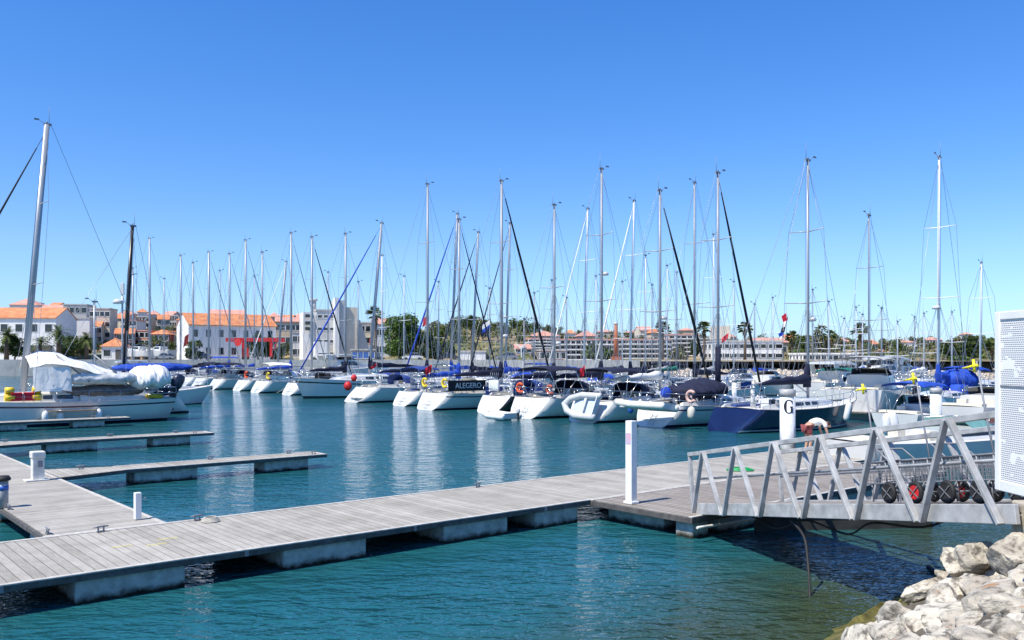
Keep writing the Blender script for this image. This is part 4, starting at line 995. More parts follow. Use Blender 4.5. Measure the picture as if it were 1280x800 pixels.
for px, Y, yt, lab, kw in ((655, 104, 398, 'very small far yacht left of the red arcade, hardly a mast', dict(L=7.5)), (708, 100, 372, 'far yacht with a thin grey mast at the left end of the long hotel', dict(L=8.5, cover=cv_blue)),
        (745, 98, 345, 'far yacht whose thin mast stands between the tall mast and the chimney', dict(L=9, mast=alu_white)), (778, 102, 352, 'far yacht with a thin white mast close right of the chimney', dict(L=9, mast=alu_white, cover=cv_navy)),
        (815, 100, 356, 'far yacht with a short mast at the right end of the hotel', dict(L=8.5)), (846, 94, 340, 'far yacht with a grey mast before the balconies of the cream apartments', dict(L=9.5, cover=cv_green)),
        (917, 96, 352, 'far yacht with a thin mast over the white office building', dict(L=9, mast=alu_white)), (943, 90, 380, 'small far yacht right of the second palm', dict(L=8, cover=cv_blue)), (966, 100, 372, 'far yacht left of the folded navy sail', dict(L=9, mast=alu_white)),
        (1016, 92, 362, 'far yacht whose mast rises left of the long pavilion', dict(L=9)), (1055, 96, 398, 'small far yacht before the middle of the long pavilion', dict(L=8, mast=alu_white, cover=cv_navy)), (1122, 94, 402, 'small far yacht right of the brownish mast', dict(L=7.5, mast=alu_white)),
        (1143, 96, 396, 'small far yacht left of the white masted blue covered boat', dict(L=8, cover=cv_blue)), (1190, 90, 390, 'small far yacht right of the white masted blue covered boat', dict(L=8, mast=alu_white)), (448, 118, 352, 'far yacht with a thin mast under the tan block of the tower', dict(L=9)),
        (505, 112, 345, 'far yacht whose thin mast crosses the big dark tree', dict(L=9, mast=alu_white)), (548, 108, 352, 'far yacht whose thin mast crosses the bushy tree', dict(L=9)), (410, 126, 340, 'far yacht with a thin mast before the concrete tower', dict(L=9)),
        (275, 138, 338, 'far yacht with a thin mast before the warehouse roof', dict(L=9)), (318, 136, 345, 'far yacht with a thin mast before the red boat hoist', dict(L=9, cover=cv_blue)), (205, 140, 348, 'far yacht with a thin mast left of the warehouse gable', dict(L=9))):
    afar(px, Y, yt, lab, rnd.choice((1, -1)), mr=.085, spre=rnd.choice((1, 2)), **kw)
# ---- big white yacht on the left with its tent, and neighbours
xb, yb = gw(17.55, 52.8)
Lg = 13.0
S['left'] = sailboat((xb, yb), GA+math.pi, 'big white sailing yacht under a white tent on the left, with a thick raked mast', L=Lg, B=4.0, F=1.3, hull=gel_blue if False else gel, cove=gel_navy, boot=gel_navy, mast_x=.553, H=wz(150, 47.0), mr=.20, rake=4.6, furl=cv_black, furl_r=.06, spre=2, scoop=-.35, wheel=False, frac=.99)
def tent(b, label):
    t = thing('boom_tent', label, 'boat tent', b.location.copy(), b.rotation_euler.z)
    # broad white awning roof
    rr_ = []
    for i in range(15):
        q = i/14; x = 2.3+4.8*q; zt = interp([(0,2.7),(.35,3.35),(.75,3.98),(1,3.72)], q)+.03*math.sin(q*31); wdt = 1.35+.2*math.sin(math.pi*q)
        rr_.append([(x, wdt*v, zt-.62*abs(v)**1.5+.05*math.sin(9*q+4*v)+.03*math.sin(23*q-5*v)) for v in (-1,-.66,-.33,0,.33,.66,1)])
    mb = MB(); mb.loft(rr_, 0, True, False, False); mb.loft([[(p[0], p[1]*.99, p[2]-.03) for p in r] for r in rr_], 0, True, False, False); mb.build('awning', cv_white, t)
    mb = MB(); rr_ = []      # side drop of the tent toward the mast
    for i in range(9):
        q = i/8; x = 5.2+1.8*q
        rr_.append([(x, 1.45+.03*math.sin(q*14), 3.1), (x, 1.60+.06*math.sin(q*17), 2.5-.1*q), (x, 1.72, 1.78+.16*math.sin(q*3))])
    mb.loft(rr_, 0, True, False, False); mb.loft([[(p[0], p[1]-.03, p[2]) for p in r] for r in rr_], 0, True, False, False); mb.build('side_curtain', cv_white, t)
    mb = MB()
    for x in (2.4, 4.3): mb.tube([(x, 1.6, 2.3), (x+1.5, 1.0, 3.75)], .045, 6)
    mb.tube([(2.3,0,2.62),(7.1,0,3.6)], .04, 6); mb.build('awning_pole', galv_d, t)
    return t
tent(S['left'], 'white canvas awning stretched over the boom of the big left yacht')
def bundle(b, label, x0, x1, y, z, ry, rz_, mat, n=44, seed=1, name='canvas_bundle', cat='canvas cover', sag=.0):
    rr_ = []; m_ = 26
    for i in range(n+1):
        q = i/n; e = max(0, 1-abs(2*q-1)**3)**.5*.92+.10; ring_ = []
        low = mnoise.noise(Vector((q*3.1, seed*7.3, 0)))
        for k in range(m_):
            a = 2*math.pi*k/m_; c, s_ = math.cos(a), math.sin(a)
            w1 = mnoise.noise(Vector((q*4+seed*5, c*1.3, s_*1.3)))*.18-abs(mnoise.noise(Vector((q*9+seed*5, c*1.1, s_*1.1))))*.22-abs(mnoise.noise(Vector((q*17+seed*3, c*2.2, s_*2.2))))*.16+.08
            f = e*(1+w1); ring_.append((x0+(x1-x0)*q+.06*w1, y+ry*f*c, z+rz_*(f*(s_ if s_ > 0 else s_*.75))+low*rz_*.35-sag*math.sin(math.pi*q)))
        rr_.append(ring_)
    mb = MB(); mb.loft(rr_, 0, True, True); o = mb.build(name, mat, None, (b.location.x, b.location.y, 0), b.rotation_euler.z); return tag(o, label, cat)
bundle(S['left'], 'long grey white sail bundle along the boom of the big left yacht', 1.7, 5.4, 1.25, 2.42, .38, .40, M('sail bundle canvas', (.55,.55,.54), .85, var=.25, scale=2.5, bump=.5), seed=3, name='sail_bundle', cat='sail bundle')
bundle(S['left'], 'bulging white spray cover over the stern of the big left yacht', -.3, 2.1, .45, 2.25, 1.25, .80, cv_white, seed=5, name='stern_cover')
bundle(S['left'], 'grey brown filler standing in for the shadow in the cockpit of the big left yacht', 1.2, 5.4, .5, 1.72, 1.0, .42, M('cockpit shadow brown', (.14,.12,.11), .85, var=.35, bump=.3), seed=13, name='cockpit_shadow')  # dark filler body; its colour stands in for shade under the awning
bundle(S['left'], 'mustard yellow bag lying on the stern rail under the white spray cover', .4, 1.4, 1.6, 1.42, .16, .18, M('mustard bag',(.42,.30,.02),.8,var=.25), seed=8, name='sail_bag', cat='bag')
for i, (x, mt, nm) in enumerate(((8.1, yellow, 'left'), (6.85, yellow, 'right'))):
    mb = MB(); mb.tube([(-.22,0,0),(.22,0,0)], .2, 10); mb.tube([(-.20,0,.36),(.20,0,.36)], .16, 10); o = mb.build('fuel_can', mt, None, bpos(S['left'], (x, 1.55, 1.56)), GA); tag(o, 'yellow can on the side deck, %s of the red one' % nm, 'can', 'cans on the side deck')
mb = MB(); mb.box(-.62,.52,-.14,.14,-.18,.26); o = mb.build('fuel_box', redcl, None, bpos(S['left'], (7.45, 1.58, 1.55)), GA, bevel=.04); tag(o, 'red box between two yellow cans on the side deck of the left yacht', 'box')
outboard(bpos(S['left'], (-.6, .6, 1.78)), GA+math.pi, 'dark blue outboard motor tilted on the stern rail of the big left yacht', up=R(-20), s=1.75, cap=M('cowling blue', (.02,.03,.06), .3, var=.2))
lifebuoy(bpos(S['left'], (-.1, .2, 2.35)), GA, 'small red lifebuoy above the dark outboard motor', red, .18)
for i, (x, lab) in enumerate(((6.55, 'white fender on the left yacht beside the rope tied stanchion'), (5.85, 'middle of the three white fenders along the left yacht'), (3.95, 'white fender on the left yacht nearest its stern'))):
    fender(bpos(S['left'], (x, 2.08, .55)), lab, L=.62, r=.17)
mb = MB(); mb.box(0, 2.3, 0, .28, 0, .05); o = mb.build('plank', teak, None, bpos(S['left'], (7.6, 2.15, .78)), GA+math.pi); o.location.z = .78; o.rotation_euler.z = GA; o.location = bpos(S['left'], (6.4, 2.35, .78)); tag(o, 'brown gangplank hung along the side of the left yacht', 'plank')
S['dark'] = moored(58.8, -1, 153.5, 281, 'sailing yacht with a black carbon mast and a blue tarpaulin over its boom', mast_x=.40, L=9.8, B=3.3, mast=alu_black, mr=.15, rake=3.2, lean=0, boomtilt=-.1)
bundle(S['dark'], 'crumpled royal blue tarpaulin thrown over the boom of the black masted yacht', -.5, 4.6, 0, 2.95, .75, .30, cv_blue, seed=9, name='tarpaulin', cat='tarpaulin')
xx, yy = gw(4.6, 47.2)
mb_ = motorboat((wx(18, 47), 47.2), GA+math.pi, 'white cabin boat cut off by the left edge of the picture', L=8, B=2.9, F=1.3, cabin=.9)
bundle(S['w1'], 'big royal blue cockpit tent on the white masted boat behind the white pile', 1.3, 4.3, 0, 2.05, 1.0, .75, cv_blue, seed=31, name='cockpit_tent')
# mast or steaming post with a light on the left of the black mast
t = thing('radar_pole', 'pole with a white radar dome just left of the black mast', 'radar pole', (wx(153, 66), 66, .0))
mb = MB(); mb.tube([(0,0,.9),(0,0,9.2)], .07, 8); mb.build('pole', alu, t)
mb = MB(); mb.tube([(-.3,0,7.6),(-.3,0,7.75),(-.3,0,7.95)], [.35,.42,.25], 14); mb.build('radar_dome', gel, t)
mb = MB(); mb.box(-.12,.12,-.1,.1,8.3,9.1); mb.build('reflector', gel, t)
motorboat((wx(150, 64)-1.5, 65), GA, 'low white motor boat carrying the radar pole behind the left yacht', L=8, B=2.8, F=1.1)

# ---- gear on the front row
def at(b, x, y, z): return bpos(S[b], (x, y, z))
lifebuoy(at('cat', 1.0, 1.25, 1.75), GA, 'orange lifebuoy on the left rail of the yacht with the broad bimini')
lifebuoy(at('cat', 1.0, -1.45, 1.7), GA, 'darker orange lifebuoy on the right rail of the yacht with the broad bimini', M('faded orange',(.42,.09,.05),.7,var=.2), .24)
lifebuoy(at('name', .9, 1.30, 1.85), GA, 'yellow lifebuoy left of the black name banner', yellow)
lifebuoy(at('name', .9, -1.1, 1.85), GA, 'yellow lifebuoy touching the black name banner', yellow)
lifebuoy(at('b', .9, -1.3, 1.75), GA, 'small yellow lifebuoy on the yacht with the cream cockpit tent', yellow, .3)
lifebuoy(at('c', .9, -.6, 1.75), GA, 'orange lifebuoy on a far stern left of the cream cockpit tent', orange, .34)
lifebuoy(at('rib', 1.2, -1.7, 1.6), GA, 'pale pink lifebuoy at the right rail of the yacht with the cream inflatable', M('faded pink',(.62,.40,.34),.7,var=.15))
ballbuoy(at('scoop', 1.2, 2.45, 1.25), 'red ball fender hanging left of the long rounded stern', red, .34)
ballbuoy(at('scoop', 1.8, 2.5, 1.9), 'smaller red ball fender above the other red ball', red, .26)
# name banner
t = thing('name_banner', 'black canvas banner with the white name ALEGERO on a yacht rail', 'banner', at('name', .75, -1.86, 1.66), GA)
mb = MB(); mb.box(-.1, 3.1, -.02, .02, -.35, .38); mb.build('banner_cloth', cv_black, t)
cu = bpy.data.curves.new('name_text', 'FONT'); cu.body = 'ALEGERO'; cu.size = .52; cu.extrude = .002; cu.align_x = 'CENTER'; cu.materials.append(white_p)
o = bpy.data.objects.new('text', cu); me_ = bpy.data.meshes.new_from_object(o); bpy.data.objects.remove(o); o = bpy.data.objects.new('name_lettering', me_); COL.objects.link(o); o.parent = t; o.location = (1.6, -.026, -.15); o.rotation_euler = (R(90), 0, 0)
dinghy(at('swim', -.02, -1.3, .92), GA+R(90), 'grey inflatable dinghy lashed on its side across a white transom', tilt=R(-66), mat=hypal, L=2.5, floor=gel_blue)
dinghy(at('rib', -.7, -2.0, 1.12), GA+R(97), 'cream hard bottomed inflatable hung across the stern davits', tilt=R(8), mat=gel_cream, L=3.4)
dinghy(at('cat', -1.5, -1.0, .2), GA+R(90), 'white inflatable dinghy floating under a white stern', mat=hypalw, L=2.4)
outboard(at('cat', -1.2, -1.15, .36), GA+R(90), 'small grey outboard motor on the white dinghy floating under the stern', s=.62, cap=hypal)
dinghy(at('d', -1.3, -2.0, .22), GA+R(90), 'small black dinghy floating between two far white sterns', mat=rubber, L=2.4)
bundle(S['rib'], 'navy cover over the cockpit of the yacht with the cream inflatable', 1.6, 5.4, -.3, 1.85, 1.3, .55, cv_navy, seed=21, name='cockpit_cover')
bundle(S['rib'], 'small royal blue canvas bag standing at the stern above the cream inflatable', 1.1, 1.6, .1, 1.72, .26, .30, cv_blue, seed=23, name='canvas_bag', cat='bag')
mb = MB(); mb.tube([(0,0,1.9),(0,0,4.2)], .17, 10); k = S['rib']; o = mb.build('mast_sleeve', cv_navy, None, bpos(k, (.56*10.2, 0, 0)), GA); tag(o, 'navy sleeve laced round the foot of a tall mast', 'mast cover')
for i in range(5):
    fender(at('black', 1.1, .9-.2*i, 1.75), 'white fender standing in the rail rack of the black sided yacht', L=.75, r=.1)['group'] = 'white fenders in the rack'
fender(at('swim', 2.6, -2.0, .95), 'white fender on the side of the yacht with the lashed grey dinghy')
fender(at('rib', .8, 2.1, .95), 'blue fender between two yachts left of the cream inflatable', fendb, L=.8, r=.16)
fender(at('rib', 5.2, -1.9, .62), 'bright blue square ended fender on the yacht left of the navy hull', fendb, L=.6, r=.16)
fender(at('navy', 7.2, -1.85, .85), 'long white fender slanting on the dark side of the navy yacht', L=1.0, r=.16, tilt=R(12))
fender(at('navy', .3, 2.3, .8), 'pale rectangular fender at the left quarter of the navy yacht', cv_cream, L=.7, r=.2)
fender(at('name', 6.9, -1.95, .75), 'navy fender on the right side of the yacht with the name banner', cv_navy, L=.8)
flag(at('name', .7, -.2, 1.9), GA, 'red ensign on the stern of the yacht with the name banner', [redcl])
flag(at('scoop', 1.8, -1.5, 1.9), GA, 'red and white flag at the right quarter of the long sterned yacht', [redcl, cv_white])
flag(at('swim', 1.0, .5, 1.9), GA, 'dark red flag hanging by the grey lashed dinghy', [redcl], w=.55)
def hoist_flag(px, py, Y, mats, label, h=.8, w=.5):
    t = thing('signal_flag', label, 'flag', (wx(px, Y), Y, wz(py, Y)), 0); n = 6; mb = MB()
    for s_ in range(len(mats)):
        for i in range(n):
            def q(u, v): return (-w*u*.5+.10*math.sin(v*5), .05*math.sin(u*8+v*3), -h*v-.35*w*u)
            f0, f1 = s_/len(mats), (s_+1)/len(mats)
            P = [q(i/n,f0), q((i+1)/n,f0), q((i+1)/n,f1), q(i/n,f1)]; mb.poly(P, s_); mb.poly([(p[0], p[1]+.006, p[2]) for p in P[::-1]], s_)
    mb.build('flag_cloth', mats, t); mb = MB(); mb.tube([(0,0,.4),(0,0,-h-1.2)], .01, 4); mb.build('halyard', wire, t); return t
hoist_flag(983, 391, 46.5, [redcl, cv_white, cv_navy], 'red white and blue flag hoisted beside the mast of the navy yacht', 1.0, .5)
hoist_flag(979, 413, 46.5, [cv_blue, cv_white], 'small blue burgee below the tricolour flag by the navy mast', .4, .5)
hoist_flag(612, 400, 88, [cv_white, cv_blue, cv_navy], 'white and blue pennant fluttering over the tan bank', 1.2, 1.6)
hoist_flag(535, 394, 78, [redcl], 'red pennant on the mast before the big dark tree', .8, .8)
hoist_flag(466, 421, 85, [redcl, cv_white], 'red and white pennant on the far raked mast', 1.1, .7)
hoist_flag(911, 416, 70, [redcl], 'small red pennant above the white office building', .5, 1.0)
hoist_flag(236, 417, 120, [M('dark red cloth',(.22,.02,.02),.8)], 'dark red pennant in front of the long warehouse', 1.4, 1.2)

# ---- motor boats and dinghies on the right
def mpx(px, py, rz, label, **kw):
    Y = F0*CAMH/(py-HZ); return motorboat((wx(px, Y), Y), rz, label, **kw)
mA = motorboat((wx(1052, 28.6), 28.2), GA-R(17), 'long low white motor boat with a pale green windscreen right behind the gangway railing', L=11, B=2.7, F=.95, cabin=.30, seats=True, screen=M('green tinted screen', (.22,.45,.38), .15, var=.1))
mC = motorboat((wx(1196, 41), 41.0), GA, 'white motor boat with dark red sides at the right behind the railing', L=8.5, B=2.8, F=1.35, cove=gel_red, cabin=.5)
mD = motorboat((wx(1108, 43), 42.0), GA, 'white motor boat under a royal blue awning, right of the pale stern', L=7.5, B=2.6, F=.95, canopy=cv_blue, cabin=.4)
mE = motorboat((wx(1060, 52.5), 51.5), GA+R(14), 'boxy white cruiser turning its broad stern to the camera beside the navy yacht', L=9, B=3.5, F=1.75, fly=False, cabin=.9, canopy=cv_grey)
for px, Y, L_, lab, kw in ((1012, 76, 11, 'white motor yacht with a sloping cabin behind the folded navy sail', dict(fly=True, F=1.5, B=3.6, cabin=1.0)),
        (1090, 98, 13, 'long white motor yacht moored on the far dark pontoon', dict(fly=True, F=1.7, B=4, cabin=1.1)), (1128, 102, 13, 'far white motor yacht with raked black windows behind the yellow grips', dict(fly=True, F=1.8, B=4, cabin=1.2)),
        (950, 98, 9, 'far white motor boat below the rock slope', dict(F=1.2, cabin=.8)), (1160, 105, 10, 'far small white motor boat near the grassy shore', dict(F=1.3, cabin=.8)), (1206, 108, 9, 'far white launch nearest the white panel', dict(F=1.2, cabin=.7)),
        (850, 92, 9, 'far white cabin boat with a dark canopy behind the lashed dinghy', dict(F=1.2, cabin=.8, canopy=cv_navy)), (760, 104, 9, 'far white cabin boat below the hotel', dict(F=1.2, cabin=.8)), (690, 108, 9, 'far white cabin boat with a blue awning below the red arcade', dict(F=1.2, cabin=.7, canopy=cv_blue)),
        (383, 128, 14, 'large white motor yacht far off under the concrete tower', dict(F=2.0, B=4.2, cabin=1.4, fly=True)), (300, 132, 11, 'far white motor boat with a blue cover near the boat hoist', dict(F=1.6, B=3.6, cabin=1.1, canopy=cv_blue)), (196, 128, 10, 'far white cruiser left of the warehouse', dict(F=1.5, cabin=1.0, fly=True)),
        (1040, 70, 8, 'white motor boat with a teal canopy behind the boxy cruiser', dict(F=1.1, cabin=.6, canopy=cv_green)), (930, 82, 9, 'white motor boat behind the slim pile', dict(F=1.2, cabin=.8))):
    motorboat((wx(px, Y), Y), GA if lab[0] != 'f' else GA+math.pi, lab, L=L_, **kw)
fender((wx(1108, 36), 36, .9), 'white fender hung at the rail left of the blue awning', L=.9, r=.17); fender((wx(1117, 36), 36, .95), 'broad white fender nearest the blue awning', L=1.0, r=.2, tilt=R(-12))

# far pontoons that the rows lie on
pontoon('far_pontoon', 'long far pontoon between the two rows of yachts', 'pontoon', 47.6, 49.4, 24, 150, deckw_y, [(.15, 1.6, y, y+2) for y in range(4, 120, 9)], z=.5)
pontoon('far_pontoon', 'dark far pontoon in front of the rock slope on the right', 'pontoon', 92, 94, 30, 95, deckw_y, [(.15, 1.6, y, y+2) for y in range(2, 60, 9)], z=.6)
# ------------------------------------------------------------------ far shore
SHY = [(-500,172),(0,172),(300,174),(560,166),(700,147),(835,134),(960,131),(1100,131),(1240,136),(1500,140),(1900,140)]
SKY = [(-600,404),(0,396),(60,394),(110,392),(150,395),(200,402),(260,404),(350,404),(450,414),(500,414),(560,411),(620,413),(650,415),(720,419),(800,422),(850,420),(900,430),(1000,427),(1100,431),(1200,427),(1300,425),(1900,420)]
def ridgeY(px): return interp([(-600,330),(300,330),(500,420),(1900,430)], px)
def land0(px): return interp([(-600,35),(450,32),(560,16),(660,20),(700,40),(1000,55),(1900,60)], px)
def terr(px, Y):
    ys = interp(SHY, px); y0 = ys+land0(px); yr = ridgeY(px); zr = wz(interp(SKY, px), yr)
    base = 3.02
    if Y <= y0: return base
    s = (Y-y0)/(yr-y0); e = interp([(-600,1.0),(500,.8),(560,.42),(660,.45),(720,.9),(1900,1.1)], px)
    s2 = min(1, s)**e
    return base+(zr-base)*s2+ .5*mnoise.noise(Vector((px*.02, Y*.03, 0)))*min(1, s*4)
hillm = bpy.data.materials.new('hillside'); hillm.use_nodes = True
def hill_nodes(m):
    nt = m.node_tree; b = nt.nodes['Principled BSDF']; b.inputs['Roughness'].default_value = .95; b.inputs['Specular IOR Level'].default_value = .1
    ge = nt.nodes.new('ShaderNodeNewGeometry')
    def nz(sc, d=6):
        n = nt.nodes.new('ShaderNodeTexNoise'); n.inputs['Scale'].default_value = sc; n.inputs['Detail'].default_value = d; n.inputs['Roughness'].default_value = .65; nt.links.new(ge.outputs['Position'], n.inputs['Vector']); return n.outputs['Fac']
    def rng(f, a, c):
        r = nt.nodes.new('ShaderNodeMapRange'); r.inputs[1].default_value = a; r.inputs[2].default_value = c; nt.links.new(f, r.inputs[0]); return r.outputs[0]
    def mix(f, a, c):
        x = nt.nodes.new('ShaderNodeMix'); x.data_type = 'RGBA'; nt.links.new(f, x.inputs[0])
        for k, q in ((6, a), (7, c)):
            if isinstance(q, tuple): x.inputs[k].default_value = (*q, 1)
            else: nt.links.new(q, x.inputs[k])
        return x.outputs[2]
    c = mix(rng(nz(.035), .42, .58), (.34, .25, .145), (.12, .13, .055))
    c = mix(rng(nz(.16), .5, .62), c, (.055, .075, .025))
    c = mix(rng(nz(.5), .55, .7), c, (.40, .33, .23))
    nt.links.new(c, b.inputs['Base Color'])
hill_nodes(hillm)
mb = MB(); prev = None; ts = [0, .02, .06, .1, .16, .23, .3, .38, .46, .55, .65, .75, .86, 1.0, 1.15, 1.5, 2.6, 6]
for i in range(126):
    px = -600+20*i; ys = interp(SHY, px)+6; y0 = interp(SHY, px)+land0(px); yr = ridgeY(px); row = []
    row.append((wx(px, ys), ys, 3.0)); row.append((wx(px, y0-.5), y0-.5, 3.0))
    for t_ in ts:
        Y = y0+(yr-y0)*t_; zq = terr(px, Y) if t_ <= 1 else terr(px, yr)-(t_-1)*2
        row.append((wx(px, Y), Y, zq))
    ii = mb.add(row)
    if prev is not None:
        for k in range(len(row)-1): mb.face((prev+k, ii+k, ii+k+1, prev+k+1), 0, True)
    prev = ii
tag(mb.build('hillside', hillm), 'scrubby hillside behind the waterfront', kind='structure')
# promenade paving and the quay walls
pavem = M('promenade paving', (.42,.40,.36), .9, var=.15, scale=.4)
wallg = M('quay wall grey', (.33,.33,.32), .9, var=.2, scale=.5, bump=.3)
wallb = M('beige stone wall', (.46,.40,.31), .9, var=.2, scale=.6, bump=.3)
def strip(name, pxs, fn, mat, label, kind=None, cat=None, solid=None):
    """a strip along the shore: fn(px) gives the cross-section polyline (Y, z)"""
    mb = MB(); prev = None
    for px in pxs:
        sec = fn(px); ii = mb.add([(wx(px, interp(SHY, px)), Y, z) if False else (wx(px, Y), Y, z) for Y, z in sec])
        if prev is not None:
            for k in range(len(sec)-1): mb.face((prev+k, ii+k, ii+k+1, prev+k+1), 0, False)
        prev = ii
    o = mb.build(name, mat); return tag(o, label, cat, kind=kind)
LP = list(range(-560, 801, 20))
strip('promenade', LP, lambda p: [(interp(SHY,p)+.7, 3.06), (interp(SHY,p)+land0(p)+1, 3.06)], pavem, 'paved promenade along the far quay', 'structure')
strip('quay_wall', LP, lambda p: [(interp(SHY,p), -1), (interp(SHY,p), 3.22), (interp(SHY,p)+.5, 3.22), (interp(SHY,p)+.5, 3.0)], wallg, 'long grey quay wall with a low parapet on the far side of the harbour', None, 'quay wall')
mb = MB()
RPX = list(range(800, 1901, 20))
strip('lower_road', RPX, lambda p: [(interp(SHY,p)+2.9, 1.0), (interp(SHY,p)+16, 1.0)], M('asphalt grey',(.10,.10,.10),.9,var=.15), 'lower waterside road behind the low beige wall', 'structure')
strip('parapet_wall', RPX, lambda p: [(interp(SHY,p)+2.2, .3), (interp(SHY,p)+2.2, 1.72), (interp(SHY,p)+2.7, 1.72), (interp(SHY,p)+2.7, .9)], wallb, 'low beige wall along the top of the rock slope', None, 'wall')
strip('terrace_wall', list(range(800, 1121, 20)), lambda p: [(interp(SHY,p)+14, 2.5), (interp(SHY,p)+14, 3.25), (interp(SHY,p)+14.3, 3.25), (interp(SHY,p)+40, 3.05)], wallb, 'beige terrace edge over the dark parking arcade', None, 'wall')
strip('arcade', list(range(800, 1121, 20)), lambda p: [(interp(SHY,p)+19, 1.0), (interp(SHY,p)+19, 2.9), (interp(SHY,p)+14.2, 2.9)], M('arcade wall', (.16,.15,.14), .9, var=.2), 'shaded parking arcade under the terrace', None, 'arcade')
strip('garden_wall', list(range(1120, 1901, 20)), lambda p: [(interp(SHY,p)+14, .9), (interp(SHY,p)+14, 2.7), (interp(SHY,p)+14.4, 2.7), (interp(SHY,p)+40, 3.03)], M('brown stone wall', (.24,.20,.15), .9, var=.25, scale=.5, bump=.4), 'brown garden wall right of the parking arcade', None, 'wall')
for i, px in enumerate(range(850, 1110, 26)):
    mb = MB(); Y = interp(SHY, px)+14.3; mb.box(-.25,.25,-.2,.2,1.0,2.55); o = mb.build('arcade_pillar', wallb, None, (wx(px, Y), Y, 0)); tag(o, 'square pillar of the parking arcade', 'pillar', 'pillars of the parking arcade')
# rock slope, far too many stones to count
def stone_heap(px0, px1, n, seed):
    rr = random.Random(seed); mb = MB()
    for i in range(n):
        px = rr.uniform(px0, px1); q = rr.random(); Y = interp(SHY, px)-1.2+3.4*q; z = -.1+1.55*q; r = rr.uniform(.3, .62)
        rings = []; x = wx(px, Y)
        ax = Vector((rr.gauss(0,1), rr.gauss(0,1), rr.gauss(0,1))).normalized()
        for (h, k) in ((-.7,.5),(-.15,1),(.35,.9),(.7,.45)):
            rings.append([Vector((x,Y,z))+ax*h*r+(v-Vector((x,Y,z)))*rr.uniform(.85,1.15) for v in mb.ring((x,Y,z), ax, r*k, 6)])
        mb.loft(rings, 0, False, True)
    return tag(mb.build('rock_slope', M('slope stone', (.46,.37,.26), .9, var=.35, scale=1.2, rgb2=(.58,.50,.40))), 'band of tan armour stones along the far right shore', 'rock slope', kind='stuff')
stone_heap(790, 1420, 1500, 4)

# ------------------------------------------------------------------ buildings
ww = M('white render', (.74,.73,.70), .85, var=.07, scale=.3)
wg = M('grey concrete render', (.52,.51,.49), .9, var=.12, scale=.25)
wc = M('cream render', (.66,.58,.46), .85, var=.1, scale=.3)
wt = M('tan render', (.56,.44,.30), .85, var=.12, scale=.3)
wp = M('pink render', (.62,.44,.38), .85, var=.1, scale=.3)
wr = M('dark red render', (.28,.07,.05), .85, var=.2, scale=.3)
wo = M('orange brown render', (.50,.22,.12), .85, var=.15, scale=.3)
tile = M('orange roof tile', (.58,.20,.075), .85, var=.2, scale=.8, rgb2=(.66,.28,.13))
tile_p = M('pink roof tile', (.58,.29,.22), .85, var=.15, scale=.8)
flat_r = M('flat roof', (.52,.50,.46), .9, var=.12)
brick = M('chimney brick', (.36,.12,.06), .85, var=.2, scale=3)
frame_w = M('window frame', (.7,.7,.68), .6, var=0)
shutter = M('shutter green grey', (.12,.15,.14), .7, var=.1)
awn = M('shade dark', (.10,.09,.08), .8, var=.1)
def ground(px, Y): return terr(px, Y)
